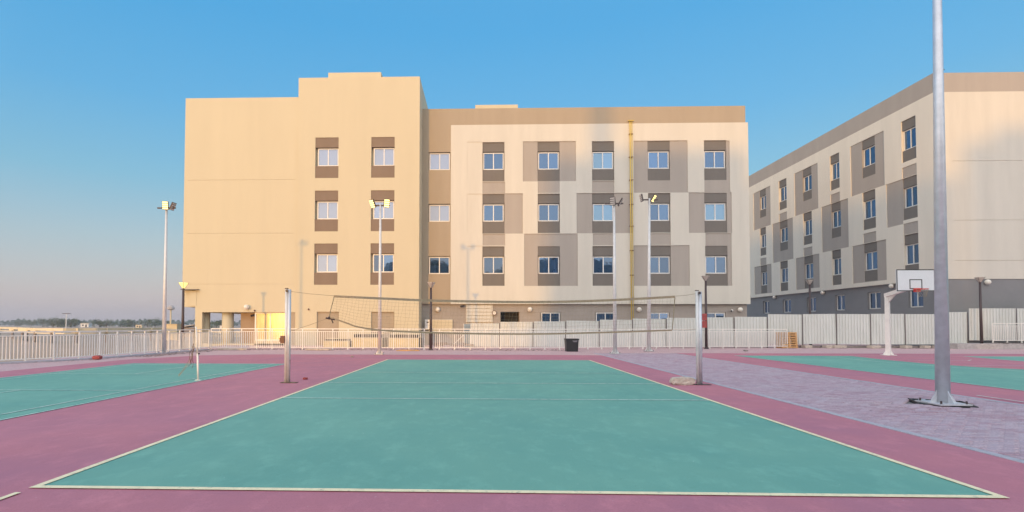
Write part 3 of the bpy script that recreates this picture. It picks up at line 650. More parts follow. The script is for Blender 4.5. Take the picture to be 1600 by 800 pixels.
# ------------------------------------------------------------------ mast and flood poles
def flood(name, x, y, h, r0, r1, label, heads, top=None, plate=.22, m='galv_light'):
    t = thing(name, (x, y, 0), label, 'floodlight pole', 'floodlight poles round the courts')
    tp = top or (0, 0)
    MB().tube([(0, 0, .03), (tp[0] * .5, tp[1] * .5, h / 2), (tp[0], tp[1], h)], [r0, (r0 + r1) / 2, r1], 20).build('pole', m, t, smooth=True)
    bp_ = MB().box(-plate, plate, -plate, plate, .02, .045).build('base_plate', m, t)
    for sx in (-1, 1):
        for s2 in (-1, 1): MB().tube([(sx * plate * .8, s2 * plate * .8, .0), (sx * plate * .8, s2 * plate * .8, .1)], .018, 6).build('anchor_bolt', 'dark_metal', bp_)
    for a in range(4):
        an = a * math.pi / 2; c, s_ = math.cos(an), math.sin(an)
        mb = MB(); e = (-s_ * .006, c * .006)
        v_ = [(c * r0 * .9, s_ * r0 * .9, .045), (c * plate * .85, s_ * plate * .85, .045), (c * r0 * .95, s_ * r0 * .95, .045 + plate * .8)]
        mb.add([(p[0] + e[0], p[1] + e[1], p[2]) for p in v_] + [(p[0] - e[0], p[1] - e[1], p[2]) for p in v_], [(0, 1, 2), (5, 4, 3), (0, 3, 4, 1), (1, 4, 5, 2), (2, 5, 3, 0)]); mb.build('gusset', m, bp_)
    if heads:
        MB().beam((tp[0] - .5, tp[1], h - .08), (tp[0] + .5, tp[1], h - .08), .07, .07).build('crossarm', 'dark_metal', t)
    for dx, ax, tilt, lit in heads:
        # ax: azimuth towards which the lens faces (0 = camera side -Y), tilt downwards
        n = Vector((math.sin(ax) * math.cos(tilt), -math.cos(ax) * math.cos(tilt), -math.sin(tilt))); sd_ = n.cross(Vector((0, 0, 1))).normalized(); up = sd_.cross(n)
        c = Vector((tp[0] + dx, tp[1], h + .05)) + n * .1
        hb = MB().obox(c, sd_, up, n, .15, .22, .035); 
        hd_ = hb.build('lamp_head', 'dark_metal', t)
        for k in range(4):
            MB().obox(c + n * .045 + up * (-.16 + k * .107), sd_, up, n, .13, .036, .012).build('led_module', 'lens' if lit else 'lens_off', hd_)
        MB().tube([Vector((tp[0] + dx, tp[1], h - .08)), c - n * .03], .03, 6).build('yoke', 'dark_metal', hd_)
    return t
R = math.radians
flood('floodlight_pole', -17.51, 22.56, 8.0, .11, .055, 'pale floodlight pole with lit lamps by the left fence, leftmost of the poles', [(-.02, R(12), R(8), True), (.26, R(85), R(25), False)])
flood('floodlight_pole', -5.65, 22.01, 7.95, .10, .05, 'slim floodlight pole with two lit heads in front of the cream tower', [(-.35, R(-35), R(28), True), (.3, R(25), R(18), True)])
flood('floodlight_pole', 6.95, 23.32, 8.3, .11, .055, 'floodlight pole with an unlit striped head left of the yellow gas pipe', [(-.05, R(-28), R(12), False), (.25, R(75), R(30), False)], plate=.26)
flood('floodlight_pole', 9.68, 26.19, 9.2, .12, .06, 'floodlight pole with one lit slanting head right of the yellow gas pipe', [(.15, R(52), R(32), True), (-.38, R(-85), R(10), False)], top=(.12, 0), plate=.26)
flood('floodlight_mast', 8.89, 5.63, 12.2, .118, .05, 'thick grey galvanised mast standing in a dark pit on the paved walk', [(-.3, R(-60), R(30), True), (.3, R(60), R(30), True)], top=(.13, 0), plate=.3, m='galv')
# pit round the mast
t = thing('mast_pit', (9.03, 5.83, 0), 'square opening in the paving with dark gaps round the foot of the thick mast', 'pit', rz=R(18) + math.pi / 4)
MB().box(-.36, .36, -.36, .36, -.3, -.02).build('footing', 'black', t)
mb = MB()
for s_ in (-1, 1): mb.box(-.44, .44, s_ * .41 - .022, s_ * .41 + .022, -.05, .018); mb.box(s_ * .41 - .022, s_ * .41 + .022, -.386, .386, -.05, .017)
mb.build('frame', 'black', t)
MB().box(-.3, -.1, -.34, -.28, -.02, .03).box(.1, .25, .2, .3, -.02, .03).box(-.33, -.28, -.1, .16, -.02, .035).build('packing_piece', 'galv', t)

# ------------------------------------------------------------------ pedestal lamps
def lamp_post(x, y, h, label, lit=False):
    t = thing('lamp_post', (x, y, 0), label, 'lamp post', 'dark lamp posts with saucer heads')
    MB().tube([(0, 0, .03), (0, 0, h - .42)], [.095, .065], 14).build('post', 'dark_metal', t, smooth=True)
    MB().lathe([(.17, 0), (.17, .03), (.11, .05), (.1, .12)], n=16).build('base_plate', 'dark_metal', t)
    MB().lathe([(.07, h - .44), (.09, h - .40), (.25, h - .14), (.27, h - .10), (.05, h - .10)], n=20).build('diffuser', 'diffuser_on' if lit else 'diffuser', t, smooth=True)
    cp = MB().lathe([(.05, h - .09), (.34, h - .09), (.34, h - .06), (.16, h - .01), (.04, h + .01), (.03, h + .05)], n=24).build('cap', 'dark_metal', t, smooth=True)
    for a in range(4):
        c, s_ = math.cos(a * math.pi / 2 + .5), math.sin(a * math.pi / 2 + .5)
        MB().tube([(c * .08, s_ * .08, h - .42), (c * .28, s_ * .28, h - .09)], .012, 5).build('rib', 'dark_metal', cp)
lamp_post(-19.04, 26.85, 4.28, 'dark lamp post with yellow glowing saucer head, leftmost, against the sky', True)
lamp_post(-3.46, 26.97, 4.3, 'dark lamp post in front of the joint between tower and long block')
lamp_post(14.6, 29.72, 4.95, 'dark lamp post with a red sign just behind the right volleyball post')
lamp_post(24.08, 34.0, 5.05, 'dark lamp post standing behind the corrugated hoarding by the angled block')
lamp_post(33.5, 30.9, 4.95, 'dark lamp post in front of the grey gable wall at far right')
t = thing('sign_board', (14.4, 29.55, 1.86), 'faded red double sign board fixed to the lamp post behind the net', 'sign')
B(-.17, .17, -.03, .03, .02, .47).build('upper_panel', 'red', t); B(-.17, .17, -.03, .03, -.46, -.02).build('lower_panel', 'red', t); B(-.03, .03, .03, .08, -.4, .4).build('bracket', 'dark_metal', t)

# ------------------------------------------------------------------ volleyball net
def vpost(x, y, h, label, winch=-1):
    t = thing('net_post', (x, y, 0), label, 'net post', 'volleyball net posts')
    MB().tube([(-.035, 0, 0), (-.035, 0, h)], .04, 16).build('post_tube', 'galv_light', t, smooth=True)
    MB().tube([(.04, .005, 0), (.04, .005, h - .02)], .045, 16).build('post_channel', 'galv', t, smooth=True)
    MB().lathe([(.05, h), (.05, h + .015)], n=14).build('top_cap', 'dark_metal', t, (-.035, 0, 0))
    B(-.16, .28, -.09, .09, 0, .012).build('ground_plate', 'dark_metal', t)
    MB().tube([(.0, -.05, h - .06), (.0, -.09, h - .06)], .035, 10).build('pulley', 'dark_metal', t)
    return t
vp = vpost(-5.49, 8.87, 2.53, 'left grey steel volleyball post with a brown winch box')
vp2 = vpost(5.47, 8.87, 2.47, 'right grey steel volleyball post beside the concrete lump')
MB().box(-.17, -.06, -.07, .06, 1.06, 1.26).box(-.2, -.16, -.04, .03, 1.1, 1.2).build('winch', 'brown', vp); MB().tube([(.06, 0, .4), (.07, 0, .62)], .02, 6).build('hook', 'dark_metal', vp)
net = thing('volleyball_net', (0, 8.87, 0), 'sagging volleyball net with dirty tape edges stretched between the two posts', 'net')
def interp(P, x):
    for (a, b), (c, d) in zip(P, P[1:]):
        if x <= c: 
            t_ = (x - a) / (c - a); t_ = max(0, min(1, t_)); return b + (d - b) * t_
    return P[-1][1]
def smooth_poly(P, n):
    # catmull-rom
    out = []; Q = [P[0]] + list(P) + [P[-1]]
    for i in range(1, len(Q) - 2):
        for k in range(n):
            t_ = k / n; p0, p1, p2, p3 = Q[i - 1], Q[i], Q[i + 1], Q[i + 2]
            out.append(tuple(.5 * ((2 * p1[j]) + (-p0[j] + p2[j]) * t_ + (2 * p0[j] - 5 * p1[j] + 4 * p2[j] - p3[j]) * t_ ** 2 + (-p0[j] + 3 * p1[j] - 3 * p2[j] + p3[j]) * t_ ** 3) for j in range(2)))
    out.append(tuple(P[-1])); return out
TOP = smooth_poly([(-4.23, 2.325), (-2.88, 2.265), (-1.84, 2.22), (-.3, 2.185), (1.41, 2.175), (3.1, 2.22), (4.86, 2.315)], 8)
BOT = smooth_poly([(-4.33, 1.76), (-3.9, 1.61), (-3.57, 1.50), (-2.91, 1.41), (-1.84, 1.36), (-.3, 1.325), (1.4, 1.325), (3.09, 1.37), (4.77, 1.43)], 8)
def band(P, hh, name, th=.004, m='tape'):
    mb = MB(); n = len(P)
    w = lambda x: .012 * math.sin(x * 3.1) + .008 * math.sin(x * 7.7)
    vs_ = []
    for x, z in P: vs_ += [(x, w(x) - th, z + hh / 2), (x, w(x) - th, z - hh / 2), (x, w(x) + th, z - hh / 2), (x, w(x) + th, z + hh / 2)]
    fs = [(4 * i + k, 4 * i + (k + 1) % 4, 4 * i + 4 + (k + 1) % 4, 4 * i + 4 + k) for i in range(n - 1) for k in range(4)] + [(0, 1, 2, 3), (4 * n - 1, 4 * n - 2, 4 * n - 3, 4 * n - 4)]
    mb.add(vs_, fs); return mb.build(name, m, net)
band(TOP, .062, 'top_tape'); band(BOT, .045, 'bottom_tape')
def vband(a, b, name, w=.05):
    mb = MB(); a, b = Vector(a), Vector(b); n = 8
    for i in range(n):
        p, q = a.lerp(b, i / n), a.lerp(b, (i + 1) / n); mb.beam((p.x, math.sin(i) * .01, p.z), (q.x, math.sin(i + 1) * .01, q.z), .006, w)
    mb.build(name, 'tape', net)
vband((-4.23, 0, 2.33), (-4.36, 0, 1.77), 'side_tape'); vband((4.86, 0, 2.3), (4.78, 0, 1.44), 'side_tape')
MB().sphere((-4.36, 0, 1.74), .045, 8, 5).tube([(-4.45, 0, 1.74), (-4.2, 0, 1.70)], .025, 6).tube([(-4.3, 0, 1.72), (-4.26, .02, 1.6)], .015, 5).build('corner_knot', 'dark_metal', net)
mb = MB(); NV, NH = 92, 9
def npt(u, v):
    xt = -4.23 + u * 9.09; xb = -4.33 + u * 9.10; zt = interp(TOP, xt); zb = interp(BOT, xb)
    return (xt + (xb - xt) * v, .03 * math.sin(u * 20 + v * 3) + .012 * math.sin(u * 61), zt + (zb - zt) * v)
for i in range(1, NV):
    u = i / NV; mb.tube([npt(u + .0016 * math.sin(i * 2.3 + k), k / 9) for k in range(10)], .0021, 3, False)
for j in range(1, NH):
    mb.tube([npt(i / NV, j / NH + .008 * math.sin(i * .7 + j)) for i in range(NV + 1)], .0021, 3, False)
mb.build('net_mesh', 'net', net)['kind'] = 'stuff'
for a, b in (((-5.45, 0, 2.46), (-4.23, 0, 2.34)), ((4.86, 0, 2.33), (5.43, 0, 2.40)), ((-5.42, 0, 1.38), (-4.38, 0, 1.74)), ((4.78, 0, 1.44), (5.42, 0, 1.46))):
    MB().tube([a, [(a[i] + b[i]) / 2 - (.012 if i == 2 else 0) for i in range(3)], b], .006, 5).build('tie_rope', 'net', net)

# badminton post with its dropped net
t = thing('badminton_post', (-8.2, 9.38, 0), 'thin leaning white badminton post at the right side of the left court', 'net post')
MB().tube([(0, 0, 0), (-.03, 0, .75)], .026, 10).build('lower_tube', 'metal_white', t, smooth=True); MB().tube([(-.03, 0, .75), (-.09, 0, 1.5)], .02, 10).build('upper_tube', 'metal_white', t, smooth=True)
MB().tube([(-.06, 0, .74), (.03, 0, .74)], .02, 6).build('clamp', 'dark_metal', t); B(-.07, .07, -.05, .05, 0, .012).build('foot_plate', 'metal_white', t)
t = thing('badminton_net', (-8.28, 9.36, 0), 'slumped pinkish badminton net bunched against the thin white post', 'net')
random.seed(5); mb = MB(); 
for k in range(5):
    x0 = -.03 - random.uniform(0, .08); pts = [(x0 + .03 * math.sin(q * 1.3 + k) - q * .012 * (k % 3), random.uniform(-.04, .04), 1.02 - q * .09 - (k % 4) * .05) for q in range(7)]
    mb.tube(pts, .005, 4)
mb.build('hanging_cords', 'brown', t)
mb = MB()
for k in range(16):
    s_ = k / 15; mb.tube([(-.05 - s_ * .42, .0, 1.0 - .85 * s_ ** .6 + .0), (-.08 - s_ * .38, .02, .80 - .75 * s_ ** .8 + .02)], .0025, 3)
for j in range(5):
    mb.tube([(-.05 - q * .042, 0, 1.0 - .85 * (q / 10) ** .6 - j * .04 * (1 - q / 14)) for q in range(11)], .0025, 3)
mb.build('net_mesh', 'net', t)['kind'] = 'stuff'
MB().tube([(-.03, 0, 1.45), (-.06, .02, 1.2), (-.04, 0, 1.0)], .012, 5).build('top_cord', 'tape', t)

# ------------------------------------------------------------------ basketball hoop
t = thing('basketball_hoop', (21.16, 22.91, 0), 'white basketball stand with rectangular backboard and red rim', 'basketball hoop')
MB().tube([(0, 0, 0), (0, 0, 3.2)], [.15, .13], 4).build('pole', 'metal_white', t, smooth=False).rotation_euler = (0, 0, math.pi / 4 - .1)
mb = MB().box(-.26, .26, -.24, .24, 0, .025); bp_ = mb.build('base_plate', 'metal_white', t)
for k in range(4):
    a = k * math.pi / 2 - .1; c, s_ = math.cos(a), math.sin(a)
    MB().add([(c * .1 - s_ * .01, s_ * .1 + c * .01, .02), (c * .27 - s_ * .01, s_ * .27 + c * .01, .02), (c * .1 - s_ * .01, s_ * .1 + c * .01, .3),
              (c * .1 + s_ * .01, s_ * .1 - c * .01, .02), (c * .27 + s_ * .01, s_ * .27 - c * .01, .02), (c * .1 + s_ * .01, s_ * .1 - c * .01, .3)], [(0, 1, 2), (5, 4, 3), (0, 3, 4, 1), (1, 4, 5, 2)]).build('gusset', 'metal_white', bp_)
MB().beam((0, .1, 3.16), (-.5, -2.28, 3.46), .15, .2).build('arm', 'metal_white', t)
MB().add([(-.03, -.08, 2.75), (-.03, -.08, 3.1), (-.17, -.75, 3.17), (.03, -.08, 2.75), (.03, -.08, 3.1), (-.11, -.75, 3.17)], [(0, 1, 2), (5, 4, 3), (0, 2, 5, 3)]).build('arm_brace', 'metal_white', t)
bx_, by_ = -.5, -2.41
bd = MB().box(bx_ - .91, bx_ + .91, by_ - .02, by_ + .02, 3.22, 4.28).build('backboard', 'board', t)
mb = MB(); f1 = by_ - .023
for (a, b, c, d) in ((-.91, .91, 4.235, 4.28), (-.91, .91, 3.22, 3.265), (-.91, -.865, 3.265, 4.235), (.865, .91, 3.265, 4.235)): mb.box(bx_ + a, bx_ + b, f1 - .004, f1 + .002, c, d)
mb.build('border', 'black_line', bd)
mb = MB()
for (a, b, c, d) in ((-.3, .3, 3.76, 3.8), (-.3, .3, 3.33, 3.37), (-.3, -.26, 3.37, 3.76), (.26, .3, 3.37, 3.76)): mb.box(bx_ + a, bx_ + b, f1 - .004, f1 + .002, c, d)
mb.build('target_square', 'black_line', bd)
MB().box(bx_ - .13, bx_ + .13, by_ - .14, by_ - .025, 3.18, 3.36).build('rim_bracket', 'rim_red', bd)
rc_ = (bx_, by_ - .14 - .24); 
rim = MB().tube([(rc_[0] + .225 * math.cos(2 * math.pi * k / 24), rc_[1] + .225 * math.sin(2 * math.pi * k / 24), 3.30) for k in range(25)], .018, 8).build('rim', 'rim_red', bd, smooth=True)
mb = MB()
for k in range(12):
    for sgn in (-1, 1):
        pts = []
        for q in range(5):
            a = 2 * math.pi * (k + sgn * q * .5) / 12; rr = .22 - .022 * q; pts.append((rc_[0] + rr * math.cos(a), rc_[1] + rr * math.sin(a), 3.29 - q * .09))
        mb.tube(pts, .004, 3, False)
mb.build('hoop_net', 'net', rim)['kind'] = 'stuff'

# ------------------------------------------------------------------ small things
def lump(name, c, hx, hy, hz, m, label, cat, seed, rz=0, group=None):
    random.seed(seed); mb = MB(); NX, NY, NZ = 7, 4, 4; pts = {}; vs_, fs = [], []
    ph = [random.uniform(0, 6) for _ in range(6)]
    def P(i, j, k):
        key = (i, j, k)
        if key not in pts:
            u, v, w = i / NX * 2 - 1, j / NY * 2 - 1, k / NZ * 2 - 1
            s_ = 1 / max(.55, (abs(u) ** 5 + abs(v) ** 5 + abs(w) ** 5) ** .2) if max(abs(u), abs(v), abs(w)) > .99 else 1
            j_ = lambda: random.uniform(-.07, .07)
            n = 1 + .09 * math.sin(u * 4 + ph[0]) + .07 * math.sin(v * 5 + ph[1] + w * 3)
            pts[key] = len(vs_); vs_.append(((u * s_ + j_()) * hx, (v * s_ * n + j_()) * hy, max(-hz, (w * s_ * n + j_()) * hz) + hz * .96))
        return pts[key]
    for i in range(NX):
        for j in range(NY):
            for k in (0, NZ): q = (P(i, j, k), P(i + 1, j, k), P(i + 1, j + 1, k), P(i, j + 1, k)); fs.append(q if k else q[::-1])
    for i in range(NX):
        for k in range(NZ):
            for j in (0, NY): q = (P(i, j, k), P(i + 1, j, k), P(i + 1, j, k + 1), P(i, j, k + 1)); fs.append(q if j == 0 else q[::-1])
    for j in range(NY):
        for k in range(NZ):
            for i in (0, NX): q = (P(i, j, k), P(i, j + 1, k), P(i, j + 1, k + 1), P(i, j, k + 1)); fs.append(q if i else q[::-1])
    mb.add(vs_, fs); o = mb.build(name, m, None, c); o.rotation_euler = (0, 0, rz)
    return tag(o, label, cat, group)
lump('concrete_lump', (5.03, 8.86, 0), .32, .12, .10, 'rock', 'pale lump of broken concrete lying against the right volleyball post', 'rubble block', 3, .05)
lump('red_stone', (-17.35, 17.55, 0), .17, .14, .09, 'red', 'red painted stone on the pale strip by the left fence', 'stone', 4)
lump('red_stone', (35.0, 28.0, 0), .3, .2, .07, 'red', 'flat reddish stone on the paving at far right in front of the ledge', 'stone', 8)
lump('brick_piece', (-5.28, 9.7, 0), .065, .045, .03, 'red', 'small dark red brick piece right of the left volleyball post', 'brick', 5)
lump('small_stone', (-6.5, 19.7, 0), .06, .05, .035, 'rubble', 'tiny dark stone on the red surface behind the left volleyball post', 'stone', 6)
lump('small_stone', (15.7, 26.8, 0), .12, .1, .04, 'rubble', 'tiny grey stone on the pink paving near the pallet stack', 'stone', 9)
o = MB().box(-.7, .7, -.11, .11, 0, .035).box(-.5, .62, -.05, .15, .036, .065).build('rusty_plank', 'wood', None, (-4.72, 25.95, 0)); tag(o, 'rust brown plank lying on the paving at the foot of the fence', 'plank')
lump('kerb_lump', (-15.6, 26.3, 0), .9, .14, .06, 'rock', 'long pale concrete lump at the foot of the white fence near the left corner', 'concrete piece', 12)
lump('kerb_lump', (-10.3, 26.35, 0), .8, .16, .06, 'rock', 'long pale concrete lump in front of the fence before the cream boxes', 'concrete piece', 13)
# litter bin
t = thing('litter_bin', (5.05, 25.95, 0), 'black square litter bin standing in front of the far fence', 'bin')
MB().add([(-.33, -.3, 0), (.33, -.3, 0), (.33, .3, 0), (-.33, .3, 0), (-.37, -.34, .68), (.37, -.34, .68), (.37, .34, .68), (-.37, .34, .68)], [(0, 3, 2, 1), (4, 5, 6, 7), (0, 1, 5, 4), (1, 2, 6, 5), (2, 3, 7, 6), (3, 0, 4, 7)]).build('body', 'black', t)
MB().box(-.39, .39, -.36, .36, .68, .76).build('lid', 'black', t); MB().box(.0, .3, -.345, -.33, .62, .64).box(.05, .25, -.345, -.33, .57, .59).build('front_mark', 'kerb', t)
# pallets leaning on the hoarding
for k in range(3):
    t = thing('pallet', (20.72 + k * .05, 31.42 - k * .17, 0), ['backmost of the pallets leaning upright on the hoarding', 'middle of the pallets leaning upright on the hoarding', 'front pallet of the upright stack by the hoarding'][k], 'pallet', 'wooden pallets standing by the hoarding')
    t.rotation_euler = (-.10, 0, .05 * (k - 1))
    W_, H_ = 1.1, 1.08
    for i in range(7): z = .03 + i * (H_ - .1) / 6; B(-W_ / 2, W_ / 2, -.075, -.055, z - .0, z + .085).build('deck_board', 'wood', t)
    for i in range(4): z = .03 + i * (H_ - .1) / 3; B(-W_ / 2, W_ / 2, .055, .075, z, z + .09).build('deck_board', 'wood', t)
    for x in (-.5, 0, .5): B(x - .045, x + .045, -.053, .053, .0, H_).build('stringer', 'wood', t)
# cream storage boxes behind the fence
for i, (a, b, zt) in enumerate([(-11.1, -9.35, .66), (-9.1, -7.1, 1.0), (-6.62, -4.6, .98), ]):
    t = thing('storage_box', ((a + b) / 2, 30.2, -.02), ['low cream storage box behind the fence, leftmost', 'cream storage box with dark open top behind the slim floodlight pole', 'cream storage box with dark open top nearest the tower corner'][i], 'storage box', 'cream boxes behind the fence')
    w = (b - a) / 2; lo = zt * .66
    MB().box(-w, w, -.3, .5, .04, lo).build('body', 'cream_box', t)
    MB().box(-w, w, -.32, -.26, lo, lo + .06).box(-w, w, .44, .5, zt - .06, zt).box(-w, -w + .06, -.26, .44, lo, lo + .05).box(w - .06, w, -.26, .44, lo, lo + .05).build('rim', 'cream_sunwarm_paint', t)
    MB().box(-w + .06, w - .06, -.2, .44, lo, zt - .07).build('interior_shade', 'black', t)  # black block painted as the shade inside the open top
    MB().box(w, w + .28, -.1, .3, 0, zt * .7).build('side_crate', 'black', t)
    for k in range(2): MB().box(-w * .6 + k * w * 1.1 - .05, -w * .6 + k * w * 1.1 + .05, -.1, .2, .0, .04).build('foot', 'dark_metal', t)
t = thing('metal_gate', (-1.25, 32.2, 0), 'blue-grey sheet gate leaf between the fence and the shutter', 'gate')
B(-.34, .34, -.02, .02, -.1, 1.62).build('leaf', 'green_box', t); MB().box(-.38, -.34, -.03, .03, -.1, 1.66).box(.34, .38, -.03, .03, -.1, 1.66).build('frame', 'galv_light', t)
t = thing('scrap_pile', (-2.9, 31.5, 0), 'low dark heap of scrap timber behind the fence near the tower corner', 'scrap')
random.seed(11); mb = MB()
for k in range(16): x = random.uniform(-1.3, 1.2); mb.beam((x, random.uniform(-.2, .2), .08 + random.random() * .2), (x + random.uniform(.5, 1), random.uniform(-.2, .2), .08 + random.random() * .25), .09, .08)
mb.build('timber', 'rubble', t); MB().tube([(.5, 0, .1), (1.3, .1, .85)], .02, 5).build('bar', 'metal_white', t)
# balustrade inside the undercroft
t = thing('balustrade', (-18.2, 34.0, 0), 'low balustrade between the columns under the cream tower', 'railing')
mb = MB().beam((-3.3, .4, .98), (1.0, .4, .98), .06, .07).beam((-3.3, .4, .68), (1.0, .4, .68), .05, .05).beam((-3.3, .4, .2), (1.0, .4, .2), .05, .05); mb.build('rail', 'cream_sunwarm_paint', t)
mb = MB()
for k in range(24): mb.box(-3.25 + k * .18, -3.22 + k * .18, .38, .42, .2, .98)
mb.build('baluster_row', 'cream_sunwarm_paint', t)['kind'] = 'stuff'
B(-3.7, 4.2, -.3, .2, -.16, .12).build('plinth', 'cream_sunwarm_paint', t)
lump('shrub_pot', (20.0, 33.2, 1.0), .01, .01, .01, 'rubble', 'x', 'x', 2); bpy.data.objects.remove(bpy.data.objects['shrub_pot'])

# ------------------------------------------------------------------ land beyond the left fence
t = thing('guard_rail', (-40, 50, -.16), 'cream guard rail curving along the road beyond the left fence', 'guard rail')
GP = [(-86.5, 77.8), (-64.2, 61.4), (-52, 51.4), (-46.5, 45.9), (-41, 41.6), (-37.7, 40.2), (-36.4, 42.2), (-36.2, 46.2), (-36.3, 52)]
mb = MB(); bl = MB()
for (a, b), (c, d) in zip(GP, GP[1:]): mb.beam((a + 40, b - 50, 1.25), (c + 40, d - 50, 1.25), .25, .24); bl.beam((a + 40, b - 50, .9), (c + 40, d - 50, .9), .12, .1)
mb.build('rail_beam', 'rail', t); bl.build('lower_beam', 'rail', t)
for x, y in [(-75, 69.4), (-64.2, 61.4), (-56, 54.6), (-49.5, 48.8), (-46.0, 45.5), (-43.2, 43.3), (-39.5, 40.9), (-37.3, 41.0), (-36.4, 43.5), (-36.3, 47), (-36.3, 50)]:
    MB().box(x + 40 - .3, x + 40 + .3, y - 50 - .2, y - 50 + .2, .98, 1.36).build('rail_bracket', 'rail', t)
    MB().box(x + 40 - .08, x + 40 + .08, y - 50 - .08, y - 50 + .08, 0, .98).build('rail_post', 'rubble', t)
o = MB().box(-.65, .65, -.5, .5, 0, 1.72).box(-.7, .7, -.55, .55, 1.72, 1.78).build('gate_pier', 'beigewall', None, (-34.5, 51.2, -.16)); tag(o, 'square cream pier at the end of the guard rail by the left lamp post', 'pier')
t = thing('shed', (-41.6, 67, -.16), 'low shed with a dark mono-pitch roof between the lamp post and the cream tower', 'shed')
MB().box(-1, .9, -1, 1, 0, 1.3).build('wall', 'rubble', t)
MB().add([(-1.1, -1.2, 1.3), (1.0, -1.2, 1.62), (1.0, 1.2, 1.62), (-1.1, 1.2, 1.3), (-1.1, -1.2, 1.42), (1.0, -1.2, 1.74), (1.0, 1.2, 1.74), (-1.1, 1.2, 1.42)], B(0, 1, 0, 1, 0, 1).f).build('roof', 'concrete', t)
# far light masts
t = thing('street_light', (-162.4, 190.6, -.16), 'distant slender T-headed street light above the left tree line', 'street light')
MB().tube([(0, 0, 0), (0, 0, 6)], .16, 6).build('pole', 'galv_light', t); MB().beam((-1.6, 0, 5.9), (1.6, 0, 5.9), .35, .25).build('head', 'dark_metal', t)
t = thing('light_mast', (-91.4, 142.6, -.16), 'distant pale mast with a cluster head left of the lamp post', 'light mast')
MB().tube([(0, 0, 0), (0, 0, 6.2)], .22, 8).build('pole', 'beigewall', t); MB().lathe([(.3, 5.9), (1.0, 6.2), (1.0, 6.7), (.5, 7.3)], n=12).build('head', 'concrete', t)
# trees
def tree(x, y, w, h, seed, label, leafn=560, m='leaf'):
    rnd = random.Random(seed); t = thing('tree', (x, y, -.16), label, 'tree', 'trees along the left horizon')
    tr = MB().tube([(0, 0, 0), (.1, 0, h * .3), (0, .1, h * .55)], [.35, .26, .12], 7)
    limbs = []
    for k in range(6):
        a = rnd.uniform(0, 6.28); L = rnd.uniform(.25, .42); e = (math.cos(a) * w * L, math.sin(a) * w * L * .8, h * rnd.uniform(.45, .8)); limbs.append(e)
        tr.tube([(0, 0, h * rnd.uniform(.15, .35)), (e[0] * .5, e[1] * .5, e[2] * .75), e], [.16, .1, .04], 5)
    tr.build('trunk', 'bark', t)
    cr = MB(); cl = limbs + [(rnd.uniform(-.42, .42) * w, rnd.uniform(-.3, .3) * w, h * rnd.uniform(.12, .84)) for _ in range(12)]
    for _ in range(leafn):
        c = rnd.choice(cl); rr = w * .17; d = Vector((rnd.gauss(0, 1), rnd.gauss(0, 1), rnd.gauss(0, .7))) * rr * .55; p = Vector(c) + d
        if p.z < .03 * h: p.z = .03 * h + rnd.random() * .5
        s_ = rnd.uniform(.22, .5) * h / 6; a = Vector((rnd.gauss(0, 1), rnd.gauss(0, 1), rnd.gauss(0, 1))).normalized(); b = a.orthogonal().normalized(); c2 = a.cross(b)
        cr.quad(p - b * s_, p - c2 * s_ * .6, p + b * s_, p + c2 * s_ * .6)
    cr.build('crown', m, t)
D0 = 300
def tx(px, D): return -.2 + (px - 755) / 802 * (D + 4.85)
tl = [(14, 430, 9, 5, 'low grey-green tree at the far left edge of the horizon'), (33, 420, 11, 5.2, 'second tree from the left edge along the horizon'), (51, 400, 12, 6.8, 'domed taller tree left of the dense dark clump'),
      (68, 300, 9, 5.2, 'left tree of the dense dark clump'), (76, 296, 9, 5.7, 'second tree of the dense dark clump'), (86, 300, 9, 5.3, 'third tree of the dense dark clump'), (96, 298, 9, 5.4, 'fourth tree of the dense dark clump'), (104, 305, 8, 4.6, 'right tree of the dense dark clump by the street light'),
      (125, 420, 9, 4.4, 'low faint tree between the two dark clumps'), (144, 290, 8, 4.7, 'left tree of the small dark clump right of the street light'), (155, 292, 9, 4.9, 'right tree of the small dark clump right of the street light'),
      (178, 330, 9, 4.8, 'left tree of the broad clump before the flood pole'), (189, 332, 9, 4.6, 'middle tree of the broad clump before the flood pole'), (201, 328, 9, 5.2, 'right tree of the broad clump before the flood pole'),
      (222, 330, 9, 4.9, 'left tree of the clump just left of the flood pole'), (234, 326, 10, 5.5, 'tallest tree of the clump just left of the flood pole'), (246, 332, 9, 5.0, 'tree directly left of the flood pole'),
      (333, 250, 7, 4.0, 'left tree seen between the columns under the tower'), (343, 240, 7, 4.4, 'right tree seen between the columns under the tower')]
for i, (px, D, w, h, l) in enumerate(tl): tree(tx(px, D), D, w, h, 20 + i, l)
rnd = random.Random(3); mb = MB()
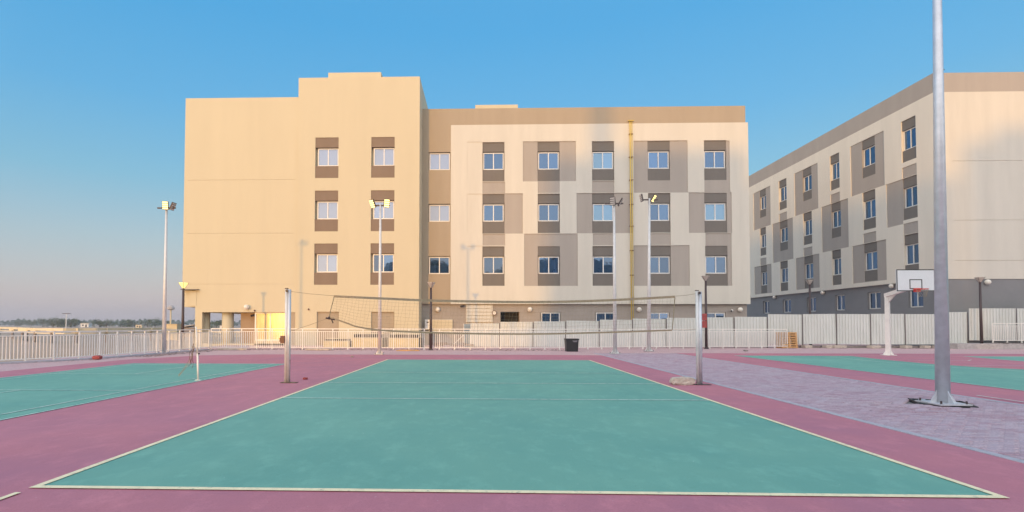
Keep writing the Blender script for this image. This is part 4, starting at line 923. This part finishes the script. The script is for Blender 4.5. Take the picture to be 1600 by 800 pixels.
for k in range(5200):
    px = rnd.uniform(-90, 480); D = rnd.uniform(620, 760); x = tx(px, D); hmax = 6.2 + 2.2 * math.sin(px * .11) * math.sin(px * .043 + 1) + 1.2 * math.sin(px * .7); z = hmax * rnd.random() ** .6
    s_ = rnd.uniform(.7, 1.5); a = Vector((rnd.gauss(0, 1), rnd.gauss(0, 1), rnd.gauss(0, 1))).normalized(); b = a.orthogonal().normalized(); c2 = a.cross(b); p = Vector((x, D, z))
    mb.quad(p - b * s_, p - c2 * s_, p + b * s_, p + c2 * s_)
tag(mb.build('far_woodland', 'leaf_far'), 'bluish band of woodland along the far left horizon', None, kind='stuff')
for i, (px, D, w, h, l, m) in enumerate([(209, 240, 2.6, 1.5, 'small pale house beyond the road, right of the broad tree clump', 'beigewall'), (122, 300, 4.2, 2.3, 'small pink-walled house between tree clumps on the horizon', 'far_white'), (341, 90, .55, 1.5, 'tiny white kiosk seen between the columns under the tower', 'far_white')]):
    t = thing('far_house', (tx(px, D), D, -.16), l, 'house', rz=.3)
    MB().box(-w / 2, w / 2, -w / 2, w / 2, 0, h).build('wall', m, t); MB().box(-w * .54, w * .54, -w * .54, w * .54, h, h * 1.08).build('roof', 'concrete', t)
    MB().box(-w * .3, -w * .1, -w / 2 - .03, -w / 2, h * .35, h * .7).build('window', 'hole', t); MB().box(w * .1, w * .28, -w / 2 - .03, -w / 2, 0, h * .7).build('door', 'hole', t)

# ------------------------------------------------------------------ air: thin haze that fades the far woodland
hz = bpy.data.materials.new('haze_air'); hz.use_nodes = True; hz.node_tree.nodes.clear()
vo = hz.node_tree.nodes.new('ShaderNodeVolumePrincipled'); ho = hz.node_tree.nodes.new('ShaderNodeOutputMaterial'); hz.node_tree.links.new(vo.outputs[0], ho.inputs['Volume'])
vo.inputs['Color'].default_value = (.86, .88, .95, 1); vo.inputs['Density'].default_value = .0006; vo.inputs['Anisotropy'].default_value = .2
o = B(-1000, 900, -200, 900, -1.3, 26).build('haze', hz); o['kind'] = 'stuff'; o['label'] = 'thin evening haze over the ground fading the far trees'
S.cycles.volume_bounces = 0
